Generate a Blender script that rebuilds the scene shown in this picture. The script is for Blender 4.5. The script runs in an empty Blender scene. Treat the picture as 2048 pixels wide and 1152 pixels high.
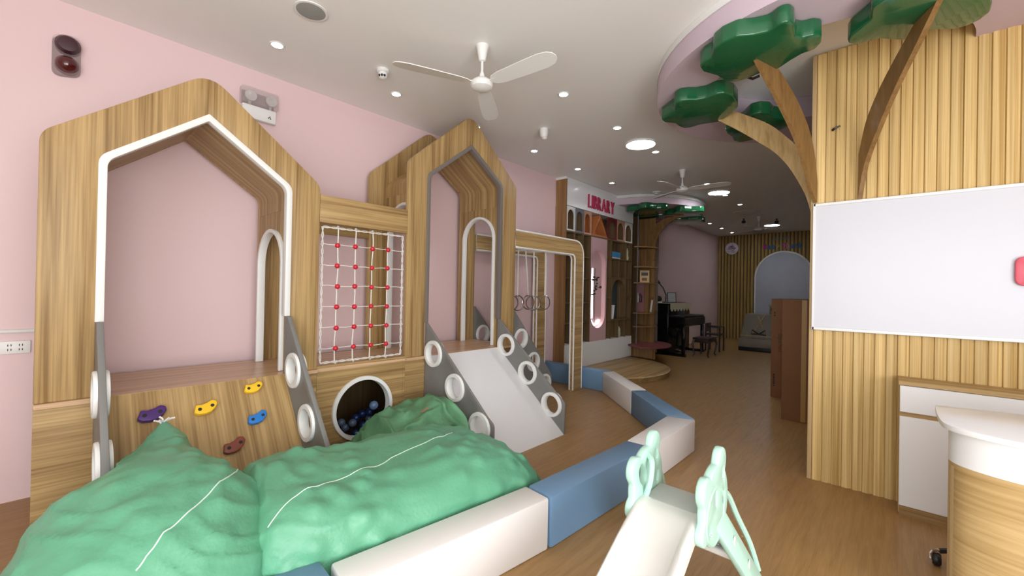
import bpy, bmesh, math, random
from mathutils import Vector, Matrix, noise
from mathutils.bvhtree import BVHTree
random.seed(7)
PI = math.pi
scn = bpy.context.scene
COL = scn.collection
# ------------------------------------------------------------------ camera, sky, light, exposure
cam = bpy.data.cameras.new('camera'); cam.sensor_width = 36.0
cam.lens = 831.6 / 2048 * 36.0; cam.clip_start = .05; cam.clip_end = 200
co = bpy.data.objects.new('camera', cam); COL.objects.link(co); scn.camera = co
yaw, pitch, roll = .7365, .005, .0192
fw = Vector((-math.sin(yaw) * math.cos(pitch), math.cos(yaw) * math.cos(pitch), math.sin(pitch)))
r0 = Vector((math.cos(yaw), math.sin(yaw), 0)); u0 = r0.cross(fw)
rr = r0 * math.cos(roll) + u0 * math.sin(roll); uu = -r0 * math.sin(roll) + u0 * math.cos(roll)
co.matrix_world = Matrix.Translation((0, 0, 1.5)) @ Matrix((rr, uu, -fw)).transposed().to_4x4()
scn.view_settings.view_transform = 'Standard'; scn.view_settings.look = 'None'
scn.view_settings.exposure = 0.0; scn.view_settings.gamma = 1.0; scn.view_settings.use_curve_mapping = False
W = bpy.data.worlds.new('sky'); scn.world = W; W.use_nodes = True
W.node_tree.nodes['Background'].inputs[0].default_value = (.80, .90, 1, 1)
W.node_tree.nodes['Background'].inputs[1].default_value = 1.0
CEIL = 3.5
def area(name, loc, rot, sx, sy, power, col):
    l = bpy.data.lights.new(name, 'AREA'); l.shape = 'RECTANGLE'; l.size = sx; l.size_y = sy; l.energy = power; l.color = col
    o = bpy.data.objects.new(name, l); o.location = loc; o.rotation_euler = rot; COL.objects.link(o); return o
# daylight entering through the glazed shop front behind the camera
area('daylight_window', (.75, -2.06, 1.55), (PI / 2 + .22, 0, 0), 3.5, 2.7, 118, (.97, .985, 1.0))
area('daylight_door', (2.70, -.35, 1.35), (PI / 2 + .22, 0, PI / 2), 3.0, 2.4, 200, (.97, .985, 1.0))
DOWN_W, PANEL_W = .12, .5

# ------------------------------------------------------------------ materials
MATS = {}
def mat(name, col, rough=.5, metal=0, spec=.5, emit=None, estr=0, alpha=None, trans=0, coat=0, bump=0, bscale=60, var=0):
    m = bpy.data.materials.new(name); m.use_nodes = True; nt = m.node_tree; b = nt.nodes['Principled BSDF']
    b.inputs['Base Color'].default_value = (*col, 1); b.inputs['Roughness'].default_value = rough
    b.inputs['Metallic'].default_value = metal; b.inputs['Specular IOR Level'].default_value = spec
    b.inputs['Coat Weight'].default_value = coat; b.inputs['Transmission Weight'].default_value = trans
    if alpha is not None: b.inputs['Alpha'].default_value = alpha
    if emit: b.inputs['Emission Color'].default_value = (*emit, 1); b.inputs['Emission Strength'].default_value = estr
    tc = nt.nodes.new('ShaderNodeTexCoord')
    if var:
        n = nt.nodes.new('ShaderNodeTexNoise'); n.inputs['Scale'].default_value = 3; n.inputs['Detail'].default_value = 5
        nt.links.new(tc.outputs['Object'], n.inputs['Vector'])
        mx = nt.nodes.new('ShaderNodeMix'); mx.data_type = 'RGBA'
        mx.inputs[6].default_value = (*[c * (1 - var) for c in col], 1); mx.inputs[7].default_value = (*[min(1, c * (1 + var)) for c in col], 1)
        nt.links.new(n.outputs['Fac'], mx.inputs[0]); nt.links.new(mx.outputs[2], b.inputs['Base Color'])
    if bump:
        n = nt.nodes.new('ShaderNodeTexNoise'); n.inputs['Scale'].default_value = bscale; n.inputs['Detail'].default_value = 3
        nt.links.new(tc.outputs['Object'], n.inputs['Vector'])
        bp = nt.nodes.new('ShaderNodeBump'); bp.inputs['Strength'].default_value = bump; bp.inputs['Distance'].default_value = .01
        nt.links.new(n.outputs['Fac'], bp.inputs['Height']); nt.links.new(bp.outputs[0], b.inputs['Normal'])
    MATS[name] = m; return m
def wood(name, light, dark, axis='z', rough=.45, across=17, along=.5, objvar=0, spec=.35):
    m = bpy.data.materials.new(name); m.use_nodes = True; nt = m.node_tree; b = nt.nodes['Principled BSDF']
    b.inputs['Roughness'].default_value = rough; b.inputs['Specular IOR Level'].default_value = spec
    tc = nt.nodes.new('ShaderNodeTexCoord'); L = nt.links.new
    vec = tc.outputs['Object']
    oi = nt.nodes.new('ShaderNodeObjectInfo')
    if objvar:
        ad = nt.nodes.new('ShaderNodeVectorMath'); ad.operation = 'MULTIPLY_ADD'
        cx = nt.nodes.new('ShaderNodeCombineXYZ')
        for k in range(3): L(oi.outputs['Random'], cx.inputs[k])
        L(cx.outputs[0], ad.inputs[0]); ad.inputs[1].default_value = (17, 23, 31); L(vec, ad.inputs[2]); vec = ad.outputs[0]
    outs = []
    for s, a, det, dis in ((across, along, 6, .6), (across * 5, along * 3, 4, .2)):
        mp = nt.nodes.new('ShaderNodeMapping'); sc = [a if c in axis else s for c in 'xyz']
        mp.inputs['Scale'].default_value = sc; L(vec, mp.inputs['Vector'])
        n = nt.nodes.new('ShaderNodeTexNoise'); n.inputs['Scale'].default_value = 1; n.inputs['Detail'].default_value = det
        n.inputs['Distortion'].default_value = dis; L(mp.outputs[0], n.inputs['Vector']); outs.append(n.outputs['Fac'])
    mx = nt.nodes.new('ShaderNodeMix'); mx.inputs[0].default_value = .42; L(outs[0], mx.inputs[2]); L(outs[1], mx.inputs[3])
    cr = nt.nodes.new('ShaderNodeValToRGB'); cr.color_ramp.elements[0].position = .36; cr.color_ramp.elements[0].color = (*dark, 1)
    cr.color_ramp.elements[1].position = .60; cr.color_ramp.elements[1].color = (*light, 1)
    L(mx.outputs[0], cr.inputs[0]); out = cr.outputs[0]
    if objvar:
        hs = nt.nodes.new('ShaderNodeHueSaturation'); mr = nt.nodes.new('ShaderNodeMapRange')
        mr.inputs[3].default_value = 1 - objvar; mr.inputs[4].default_value = 1 + objvar
        L(oi.outputs['Random'], mr.inputs[0]); L(mr.outputs[0], hs.inputs['Value']); L(out, hs.inputs['Color']); out = hs.outputs[0]
    L(out, b.inputs['Base Color'])
    bp = nt.nodes.new('ShaderNodeBump'); bp.inputs['Strength'].default_value = .08; bp.inputs['Distance'].default_value = .004
    L(mx.outputs[0], bp.inputs['Height']); L(bp.outputs[0], b.inputs['Normal'])
    MATS[name] = m; return m
OL, OD = (.50, .335, .145), (.24, .138, .05)
wood('oak_z', OL, OD, 'z'); wood('oak_y', OL, OD, 'y'); wood('oak_x', OL, OD, 'x')
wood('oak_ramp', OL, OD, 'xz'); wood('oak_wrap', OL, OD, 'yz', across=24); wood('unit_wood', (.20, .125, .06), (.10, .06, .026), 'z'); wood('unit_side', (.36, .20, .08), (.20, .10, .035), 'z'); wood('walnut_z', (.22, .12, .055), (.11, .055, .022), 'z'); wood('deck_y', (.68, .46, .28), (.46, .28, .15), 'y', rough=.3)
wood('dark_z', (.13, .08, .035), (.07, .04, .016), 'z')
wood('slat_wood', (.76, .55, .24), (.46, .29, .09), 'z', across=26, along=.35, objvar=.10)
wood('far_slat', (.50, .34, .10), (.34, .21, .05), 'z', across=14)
wood('desk_wood', (.62, .43, .20), (.40, .25, .09), 'xy', across=14, along=.8)
wood('branch_wood', (.64, .45, .21), (.42, .27, .10), 'z', across=16, along=3)
wood('branch_dark', (.30, .17, .06), (.20, .105, .032), 'z', across=16, along=3)
wood('floor_vinyl', (.385, .225, .085), (.29, .162, .057), 'y', rough=.38, across=34, along=2.2, spec=.4)
wood('edge_wood', (.62, .45, .24), (.50, .34, .16), 'z')
mat('pink_wall', (.79, .59, .595), .6, bump=.03, bscale=300); mat('ceiling_white', (.90, .895, .875), .42, spec=.4)
mat('white', (.82, .82, .80), .4); mat('white_gloss', (.86, .86, .87), .22); mat('white_board', (.69, .70, .76), .25)
mat('lilac', (.62, .50, .58), .55); mat('cream', (.75, .72, .66), .5)
mat('grey_panel', (.205, .20, .19), .45); mat('grey_trim', (.19, .165, .15), .4)
mat('slide_white', (.80, .80, .81), .38)
mat('foam_white', (.80, .77, .75), .42, bump=.05, bscale=200); mat('foam_blue', (.155, .275, .43), .42, bump=.05, bscale=200)
mat('sack_green', (.125, .385, .23), .40, spec=.45, bump=.22, bscale=50, var=.12); mat('sack_dark', (.115, .30, .155), .5, bump=.35, bscale=40, var=.25)
mat('string', (.75, .85, .78), .6); mat('stain', (.36, .22, .14), .7)
mat('mint', (.50, .78, .66), .4, var=.05); mat('toy_cream', (.74, .72, .68), .45, var=.04); mat('toy_grey', (.50, .50, .47), .6, var=.2)
mat('leaf_green', (.011, .115, .042), .2, spec=.5, coat=.35)
mat('red_bead', (.62, .02, .04), .3); mat('rope', (.78, .74, .68), .7)
for n, c in (('purple', (.07, .02, .16)), ('yellow', (.90, .55, .02)), ('blue', (.02, .20, .62)), ('brown', (.22, .05, .03))): mat('hold_' + n, c, .35)
mat('hole_dark', (.02, .02, .02), .8); mat('chrome', (.7, .7, .72), .18, metal=1); mat('black', (.012, .012, .014), .35); mat('black_gloss', (.006, .006, .007), .12)
mat('dark_wood', (.025, .012, .010), .35); mat('lace', (.68, .60, .42), .8, bump=.4, bscale=90)
mat('crimson', (.42, .02, .075), .4); mat('card', (.22, .095, .038), .75, var=.12); mat('tape', (.40, .22, .05), .3); mat('ink', (.05, .03, .02), .7)
mat('arch_white', (.75, .73, .70), .5); mat('arch_grey', (.20, .21, .25), .5); mat('arch_peach', (.55, .30, .20), .5)
mat('arch_red', (.17, .018, .028), .5); mat('arch_orange', (.50, .17, .05), .5); mat('arch_teal', (.05, .07, .075), .5)
mat('pink_panel', (.62, .40, .41), .5); mat('seat_red', (.19, .055, .055), .45); mat('far_grey', (.45, .47, .55), .7, var=.08)
mat('lens', (1, 1, 1), .4, emit=(.93, .97, 1), estr=14); mat('panel_lens', (1, 1, 1), .4, emit=(.93, .97, 1), estr=9)
mat('niche_led_glow', (1, 1, 1), .4, emit=(1, .95, .97), estr=6)
mat('alarm_clear', (.75, .60, .60), .12, spec=.5, alpha=.16); mat('alarm_dark', (.05, .014, .022), .35); mat('alarm_red', (.075, .006, .008), .08, spec=.8)
mat('plastic_wrap', (.70, .62, .62), .15, alpha=.3); mat('lamp_grey', (.55, .52, .50), .35)
mat('speaker_grey', (.33, .34, .33), .7, bump=.2, bscale=400); mat('ball_blue_shade', (.008, .03, .12), .3); mat('ball_pale', (.12, .20, .36), .25); mat('ball_white_shade', (.10, .14, .22), .3)  # blue and white ball colours darkened to hold the crawl-space shade
mat('red_plate', (.72, .09, .14), .3); mat('wrap_grey', (.28, .25, .20), .35, bump=.6, bscale=8, var=.2)
mat('glass', (.85, .9, .92), .02, alpha=.15); mat('book_blue', (.05, .25, .5), .6); mat('cactus', (.55, .6, .35), .6); mat('plant_dark', (.012, .016, .012), .6)
mat('sign_pink', (.42, .04, .20), .5); mat('sign_blue', (.03, .12, .35), .5); mat('sign_gold', (.42, .28, .10), .5); mat('sign_rose', (.50, .22, .18), .5)
mat('sign_grey', (.22, .27, .30), .5); mat('logo_white', (.70, .62, .66), .5); mat('logo_purple', (.16, .02, .13), .5); mat('pot', (.45, .5, .38), .4, var=.3)

# ------------------------------------------------------------------ builders
class M:
    def __init__(s): s.bm = bmesh.new()
    def merge(s, t, tm=None):
        if tm is not None: bmesh.ops.transform(t, matrix=tm, verts=t.verts)
        me = bpy.data.meshes.new('tmp'); t.to_mesh(me); t.free(); s.bm.from_mesh(me); bpy.data.meshes.remove(me); return s
    def box(s, x0, x1, y0, y1, z0, z1, bev=0, seg=2, tm=None):
        t = bmesh.new(); bmesh.ops.create_cube(t, size=1)
        for v in t.verts: v.co = Vector(((x0 + x1) / 2 + v.co.x * (x1 - x0), (y0 + y1) / 2 + v.co.y * (y1 - y0), (z0 + z1) / 2 + v.co.z * (z1 - z0)))
        if bev: bmesh.ops.bevel(t, geom=t.edges[:], offset=bev, segments=seg, affect='EDGES', profile=.5)
        return s.merge(t, tm)
    def hull(s, pts, bev=0):
        t = bmesh.new(); [t.verts.new(p) for p in pts]; r = bmesh.ops.convex_hull(t, input=t.verts[:])
        bmesh.ops.dissolve_limit(t, angle_limit=.02, verts=t.verts[:], edges=t.edges[:])
        if bev: bmesh.ops.bevel(t, geom=t.edges[:], offset=bev, segments=2, affect='EDGES', profile=.5)
        return s.merge(t)
    def prism(s, axis, lo, hi, pts, holes=(), bev=0, tm=None):
        f = {'x': lambda a, b: (lo, a, b), 'y': lambda a, b: (a, lo, b), 'z': lambda a, b: (a, b, lo)}[axis]
        t = bmesh.new(); ed = []
        for loop in (pts, *holes):
            vs = [t.verts.new(f(*p)) for p in loop]
            ed += [t.edges.new((vs[i], vs[(i + 1) % len(vs)])) for i in range(len(vs))]
        bmesh.ops.triangle_fill(t, use_beauty=True, use_dissolve=False, edges=ed)
        r = bmesh.ops.extrude_face_region(t, geom=t.faces[:])
        d = {'x': (hi - lo, 0, 0), 'y': (0, hi - lo, 0), 'z': (0, 0, hi - lo)}[axis]
        bmesh.ops.translate(t, vec=d, verts=[g for g in r['geom'] if isinstance(g, bmesh.types.BMVert)])
        bmesh.ops.recalc_face_normals(t, faces=t.faces[:])
        if bev:
            es = [e for e in t.edges if len(e.link_faces) == 2 and e.calc_face_angle(0) > .6]
            bmesh.ops.bevel(t, geom=es, offset=bev, segments=2, affect='EDGES', profile=.5)
        return s.merge(t, tm)
    def tube(s, pts, r, n=8, closed=False, flat=None):
        pts = [Vector(p) for p in pts]; N = len(pts); rings = []; bm = s.bm; ref = None
        for i, p in enumerate(pts):
            a = pts[(i - 1) % N] if (closed or i) else p; b = pts[(i + 1) % N] if (closed or i < N - 1) else p
            d = (b - a).normalized()
            if ref is None:
                ref = Vector((0, 0, 1)) if abs(d.z) < .9 else Vector((1, 0, 0))
            side = d.cross(ref).normalized(); up = side.cross(d); ref = up
            R = r(i / (N - 1)) if callable(r) else r; fl = flat or 1
            rings.append([bm.verts.new(p + side * (math.cos(2 * PI * k / n) * R) + up * (math.sin(2 * PI * k / n) * R * fl)) for k in range(n)])
        for i in range(N if closed else N - 1):
            A, B = rings[i], rings[(i + 1) % N]
            for k in range(n): bm.faces.new((A[k], A[(k + 1) % n], B[(k + 1) % n], B[k]))
        if not closed:
            bm.faces.new(rings[0][::-1]); bm.faces.new(rings[-1])
        return s
    def lathe(s, prof, c=(0, 0, 0), n=24, tm=None, arc=2 * PI):
        t = bmesh.new(); full = abs(arc - 2 * PI) < 1e-6; rings = []
        for r, z in prof:
            rings.append([t.verts.new((max(r, 1e-4) * math.cos(arc * k / n), max(r, 1e-4) * math.sin(arc * k / n), z)) for k in range(n if full else n + 1)])
        m = n if full else n
        for A, B in zip(rings, rings[1:]):
            for k in range(m):
                k2 = (k + 1) % len(A); t.faces.new((A[k], A[k2], B[k2], B[k]))
        if prof[0] != prof[-1]:
            if prof[0][0] > 1e-3: t.faces.new(rings[0][::-1])
            if prof[-1][0] > 1e-3: t.faces.new(rings[-1])
        bmesh.ops.remove_doubles(t, verts=t.verts[:], dist=2e-4); bmesh.ops.recalc_face_normals(t, faces=t.faces[:])
        return s.merge(t, Matrix.Translation(c) @ (tm or Matrix()))
    def ball(s, c, r, n=12, sc=(1, 1, 1)):
        t = bmesh.new(); bmesh.ops.create_uvsphere(t, u_segments=n, v_segments=max(6, n * 2 // 3), radius=r)
        return s.merge(t, Matrix.Translation(c) @ Matrix.Diagonal((*sc, 1)))
def obj(name, m, mt, parent=None, kind=None, smooth=40, label=None):
    me = bpy.data.meshes.new(name); bm = m.bm
    if parent is not None: bmesh.ops.translate(bm, vec=-wloc(parent), verts=bm.verts)
    bm.to_mesh(me); bm.free()
    me.materials.append(MATS[mt] if isinstance(mt, str) else mt)
    for p in me.polygons: p.use_smooth = True
    me.set_sharp_from_angle(angle=math.radians(smooth))
    o = bpy.data.objects.new(name, me); COL.objects.link(o)
    if parent is not None: o.parent = parent
    if kind: o['kind'] = kind
    if label: o['label'] = label
    return o
def wloc(o):
    v = Vector((0, 0, 0))
    while o is not None: v = v + o.location; o = o.parent
    return v
def tag(o, label, cat, group=None):
    o['label'] = label; o['category'] = cat
    if group: o['group'] = group
    return o
def thing(name, label, cat, loc, group=None):
    o = bpy.data.objects.new(name, None); o.empty_display_size = .1; COL.objects.link(o); o.location = loc
    return tag(o, label, cat, group)
def dup(o, loc=None, rz=None, label=None, parent=None, group=None):
    c = o.copy(); COL.objects.link(c)
    if parent is not None: c.parent = parent
    if loc is not None: c.location = loc
    if rz is not None: c.rotation_euler = (0, 0, rz)
    if label: c['label'] = label
    if group: c['group'] = group
    for ch in [q for q in bpy.data.objects if q.parent == o]: dup(ch, parent=c)
    return c
def struct(name, m, mt, parent=None, **k): return obj(name, m, mt, parent, kind='structure', **k)
def circle(cx, cy, r, n=32, a0=0, a1=2 * PI, ry=None):
    full = abs(a1 - a0 - 2 * PI) < 1e-6; c = n if full else n + 1
    return [(cx + r * math.cos(a0 + (a1 - a0) * k / n), cy + (ry or r) * math.sin(a0 + (a1 - a0) * k / n)) for k in range(c)]
def rounded(pts, rad, seg=6):
    out = []; N = len(pts)
    for i, p in enumerate(pts):
        r = rad[i] if isinstance(rad, (list, tuple)) else rad
        if r <= 0: out.append(tuple(p)); continue
        p = Vector(p); a = (Vector(pts[i - 1]) - p); b = (Vector(pts[(i + 1) % N]) - p)
        ang = a.angle(b); d = min(r / math.tan(ang / 2), a.length * .49, b.length * .49)
        A = p + a.normalized() * d; B = p + b.normalized() * d
        for k in range(seg + 1):
            t = k / seg; out.append(tuple(A * (1 - t) ** 2 + p * 2 * t * (1 - t) + B * t * t))
    return out
def letters(word, size, place, depth, parent, mtf, width=1.0, gap=.06, name='letter', off=None):
    """each character its own mesh part; place(x,y,z) maps flat text space into the place"""
    x = 0; mats = {}
    for i, ch in enumerate(word):
        if ch == ' ': x += size * .32 * width; continue
        cu = bpy.data.curves.new('t', 'FONT'); cu.body = ch; cu.size = size; cu.extrude = depth / 2; cu.offset = (off or 0)
        to = bpy.data.objects.new('t', cu); COL.objects.link(to); bpy.context.view_layer.update()
        me = bpy.data.meshes.new_from_object(to.evaluated_get(bpy.context.evaluated_depsgraph_get()))
        bpy.data.objects.remove(to); bpy.data.curves.remove(cu)
        xs = [v.co.x for v in me.vertices] or [0]; x0, x1 = min(xs), max(xs)
        b = M(); b.bm.from_mesh(me); bpy.data.meshes.remove(me)
        for v in b.bm.verts: v.co = place((v.co.x - x0) * width + x, v.co.y, v.co.z)
        bmesh.ops.recalc_face_normals(b.bm, faces=b.bm.faces[:])
        obj(name, b, mtf(i), parent); x += (x1 - x0) * width + gap * size
    return x
# ------------------------------------------------------------------ the room
WX, RX, BY, FY = -4.40, 2.8, -2.2, 15.5
struct('floor', M().box(WX - .2, RX + .2, BY - .2, FY + .2, -.1, 0), 'floor_vinyl')
struct('ceiling', M().box(WX - .2, RX + .2, BY - .2, FY + .2, CEIL, CEIL + .1), 'ceiling_white')
struct('wall_left', M().box(WX - .12, WX, BY, FY, 0, CEIL), 'pink_wall')
struct('wall_right', M().prism('x', RX, RX + .12, [(BY, 0), (FY, 0), (FY, CEIL), (BY, CEIL)], [[(-1.9, .05), (1.2, .05), (1.2, 2.65), (-1.9, 2.65)]]), 'pink_wall')
w2 = M()
for y in (-1.9, -.375, 1.15): w2.box(RX + .03, RX + .09, y, y + .05, .05, 2.65)
for z in (.05, 2.6): w2.box(RX + .03, RX + .09, -1.9, 1.2, z, z + .05)
w2 = struct('window_2', w2, 'white'); obj('pane', M().box(RX + .055, RX + .065, -1.85, 1.15, .1, 2.6), 'glass', w2)
# shop front behind the camera: glazed opening between solid piers
struct('wall_back', M().prism('y', BY - .12, BY, [(WX, 0), (RX, 0), (RX, CEIL), (WX, CEIL)], [[(-1.05, .12), (2.55, .12), (2.55, 3.0), (-1.05, 3.0)]]), 'cream')
wf = M()
for x in (-1.05, .15, 1.32, 2.5): wf.box(x, x + .05, BY - .09, BY - .03, .12, 3.0)
for z in (.12, 2.95): wf.box(-1.05, 2.55, BY - .09, BY - .03, z, z + .05)
w1 = struct('window_1', wf, 'white'); obj('pane', M().box(-1.0, 2.5, BY - .065, BY - .055, .17, 2.95), 'glass', w1)
# far wall: wavy timber cladding, arched recess, sign and badge
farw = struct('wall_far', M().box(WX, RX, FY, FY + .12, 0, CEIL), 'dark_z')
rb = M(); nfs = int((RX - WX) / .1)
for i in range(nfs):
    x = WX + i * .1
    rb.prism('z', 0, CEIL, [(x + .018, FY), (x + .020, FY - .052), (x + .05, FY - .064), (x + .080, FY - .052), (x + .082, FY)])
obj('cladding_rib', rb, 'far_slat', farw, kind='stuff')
ap = [(-3.25, .0)] + [(-3.25, 2.05)] + circle(-2.47, 2.05, .78, 24, PI, 0, ry=.83)[1:-1] + [(-1.69, 2.05), (-1.69, 0)]
obj('arch_panel', M().prism('y', FY - .075, FY - .068, ap), 'far_grey', farw)
obj('arch_trim', M().tube([(x, FY - .075, z) for x, z in ap], .026, 8), 'white', farw)
# partition clad with vertical slats, whiteboard on it
PX, PY = -.487, 4.2
part = struct('wall_partition', M().box(PX + .02, RX, PY + .02, PY + .15, 0, CEIL), 'edge_wood')
rib0 = None
for i in range(38):
    x = PX + .03 + i * .0635
    if rib0 is None:
        rib0 = obj('slat', M().prism('z', 0, CEIL - .02, [(x, PY + .02), (x, PY + .006), (x + .004, PY - .003), (x + .034, PY - .006), (x + .040, PY - .004), (x + .054, PY + .007), (x + .0625, PY + .0085), (x + .0625, PY + .02)]), 'slat_wood', part)
    else:
        r = rib0.copy(); COL.objects.link(r); r.parent = part; r.location = rib0.location + Vector((i * .0635, 0, 0))
struct('trim_1', M().box(PX, PX + .03, PY - .008, PY + .155, 0, CEIL - .02, .004), 'edge_wood')
# ring soffits hanging under the ceiling around the two decorative trees
def soffit(name, c, ro, ri, ci, zb, a0=0, a1=2 * PI):
    t = M()
    if ri: t.prism('z', zb, CEIL - .002, circle(*c, ro, 96), [circle(*ci, ri, 72)])
    else: t.prism('z', zb, CEIL - .002, circle(*c, ro, 64, a0, a1))
    s = struct(name, t, 'lilac'); return s
sf = soffit('trim_2', (-.29, 4.37), 1.465, .84, (-.42, 4.22), 3.29)
obj('upper_lip', M().prism('z', CEIL - .05, CEIL - .001, circle(-.29, 4.37, 1.475, 96), [circle(-.29, 4.37, 1.467, 96)]), 'white', sf)
sf2 = soffit('trim_3', (WX, 9.2), 1.42, 0, None, 3.30, -PI / 2, PI / 2)
obj('upper_lip', M().tube([(WX + 1.425 * math.cos(a), 9.2 + 1.425 * math.sin(a), CEIL - .04) for a in [(-PI / 2 + PI * k / 40) for k in range(41)]], .035), 'white', sf2)
# ------------------------------------------------------------------ ceiling fittings
dl0 = None
def downlight(x, y, label):
    global dl0
    if dl0 is None:
        dl0 = thing('downlight', label, 'downlight', (x, y, CEIL), 'recessed downlights')
        obj('trim_ring', M().lathe([(.041, -.002), (.044, -.008), (.053, -.008), (.058, -.001)], (x, y, CEIL)), 'white', dl0)
        obj('lens', M().lathe([(.0, -.0045), (.042, -.0045)], (x, y, CEIL), 20), 'lens', dl0)
        l = bpy.data.lights.new('glow', 'SPOT'); l.energy = DOWN_W; l.spot_size = 2.3; l.spot_blend = .8; l.shadow_soft_size = .035; l.color = (.95, .97, 1)
        lo = bpy.data.objects.new('glow', l); COL.objects.link(lo); lo.parent = dl0; lo.location = (0, 0, -.03)
    else: dup(dl0, (x, y, CEIL), label=label)
nth = ['nearest the camera', 'second from the camera', 'third from the camera', 'fourth', 'fifth', 'sixth', 'seventh', 'eighth', 'ninth', 'tenth', 'eleventh', 'twelfth', 'farthest']
for i in range(13): downlight(-3.785, 1.215 + 1.1257 * i, 'recessed downlight in the row along the pink wall, %s%s' % (nth[i], '' if i < 3 else ' from the camera' if i < 12 else ''))
for i, k in enumerate((0, 1, 2, 4, 5, 6, 9)): downlight(-2.47, 3.447 + 1.1257 * k, 'recessed downlight in the middle row in line with the fans, %s%s' % (nth[i] if i < 6 else 'farthest', '' if i < 3 or i == 6 else ' from the camera'))
for y, lab in ((5.26, 'large round flush ceiling light between the first two fans'), (8.725, 'large round flush ceiling light just beyond the second fan'), (13.7, 'round flush ceiling light by the far clad wall')):
    t = thing('ceiling_panel_light', lab, 'ceiling light', (-2.49, y, CEIL), 'round flush panel lights')
    obj('rim', M().lathe([(.200, -.001), (.200, -.02), (.188, -.024), (.184, -.018)], (-2.49, y, CEIL), 40), 'white', t)
    obj('diffuser', M().lathe([(0, -.019), (.186, -.019)], (-2.49, y, CEIL), 40), 'panel_lens', t)
    l = bpy.data.lights.new('glow', 'AREA'); l.shape = 'DISK'; l.size = .34; l.energy = PANEL_W; l.color = (.93, .97, 1)
    lo = bpy.data.objects.new('glow', l); COL.objects.link(lo); lo.parent = t; lo.location = (0, 0, -.03)
def fan(loc, ang, label):
    x, y, _ = loc; t = thing('ceiling_fan', label, 'ceiling fan', loc, 'white ceiling fans')
    obj('canopy', M().lathe([(.052, 0), (.054, -.008), (.046, -.03), (.034, -.095), (.026, -.125), (.012, -.132)], loc), 'white', t)
    obj('rod', M().lathe([(.011, -.12), (.0105, -.21), (.020, -.235), (.024, -.262), (.011, -.262)], loc, 16), 'white', t)
    obj('motor', M().lathe([(.02, -.262), (.055, -.275), (.088, -.30), (.094, -.318), (.085, -.345), (.055, -.362), (0, -.368)], loc, 32), 'white', t)
    for a in ang:
        R = Matrix.Translation((x, y, CEIL - .315)) @ Matrix.Rotation(math.radians(a), 4, 'Z')
        b = M(); pr = [(.10, .018), (.135, .05), (.20, .066), (.45, .078), (.60, .080), (.67, .066), (.705, .036), (.715, 0)]
        out = [(r, w) for r, w in pr] + [(r, -w * .92) for r, w in pr[::-1][1:]]
        out = rounded(out, .02, 3)
        b.prism('z', -.003, .003, out, tm=R @ Matrix.Rotation(math.radians(-11), 4, 'X'))
        bl = obj('blade', b, 'white', t)
        obj('blade_arm', M().box(.075, .15, -.016, .016, -.002, .008, .002, 1, tm=R), 'white', bl)
fan((-2.495, 2.335, CEIL), (4, 128, 247), 'white three-blade ceiling fan nearest the camera')
fan((-2.50, 6.82, CEIL), (5, 149, 263), 'white three-blade ceiling fan near the library corner tree')
fan((-2.48, 12.07, CEIL), (20, 140, 260), 'small-looking farthest ceiling fan before the clad far wall')
t = thing('ceiling_speaker', 'round grey speaker grille set in the ceiling over the first playhouse', 'speaker', (-3.123, 1.22, CEIL))
obj('bezel', M().lathe([(.098, -.001), (.112, -.004), (.112, -.012), (.100, -.013)], (-3.123, 1.22, CEIL), 40), 'white', t)
obj('grille', M().lathe([(0, -.0175), (.06, -.0165), (.1025, -.0125)], (-3.123, 1.22, CEIL), 40), 'speaker_grey', t)
t = thing('dome_camera', 'small white dome camera with black eyes on the ceiling beside the near fan', 'camera', (-3.465, 2.0, CEIL))
obj('base', M().lathe([(.055, 0), (.055, -.022), (.048, -.03), (.03, -.03)], (-3.465, 2.0, CEIL)), 'white', t)
obj('dome', M().lathe([(.04, -.028), (.042, -.05), (.033, -.075), (.015, -.085), (0, -.087)], (-3.465, 2.0, CEIL)), 'white', t)
for a in (-1.05, -.35, .3): obj('lens', M().ball((-3.465 + .034 * math.cos(a - .4), 2.0 + .034 * math.sin(a - .4), CEIL - .062), .012, 10), 'black', t)
t = thing('motion_sensor', 'white cup-shaped sensor hanging from the ceiling beyond the near fan', 'sensor', (-3.183, 4.044, CEIL))
obj('body', M().lathe([(.052, 0), (.055, -.03), (.048, -.085), (.036, -.105)], (-3.183, 4.044, CEIL)), 'white', t)
obj('tip', M().lathe([(.036, -.10), (.030, -.125), (.012, -.135), (0, -.137)], (-3.183, 4.044, CEIL), tm=Matrix.Rotation(.12, 4, 'X')), 'arch_white', t)
t = thing('smoke_detector', 'small white smoke detector on the ceiling above the library tree', 'detector', (-3.43, 8.0, CEIL))
obj('base', M().lathe([(.085, 0), (.085, -.02), (.07, -.028), (0, -.03)], (-3.43, 8.0, CEIL)), 'white', t)
obj('sensor_head', M().lathe([(.05, -.028), (.046, -.05), (.02, -.056), (0, -.056)], (-3.43, 8.0, CEIL)), 'arch_white', t); 
t = thing('ceiling_vent', 'round ceiling air diffuser in the dim far part of the room', 'vent', (-2.57, 11.25, CEIL))
for i, (ra, rb_) in enumerate(((.30, .23), (.20, .13), (.10, .0))):
    obj('diffuser_ring', M().lathe([(rb_, -.03 - .012 * i), (ra, -.01 - .012 * i), (ra, -.002), (rb_, -.018)] if rb_ else [(0, -.055), (.09, -.035), (.09, -.03), (0, -.05)], (-2.57, 11.25, CEIL), 32), 'white', t)
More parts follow.
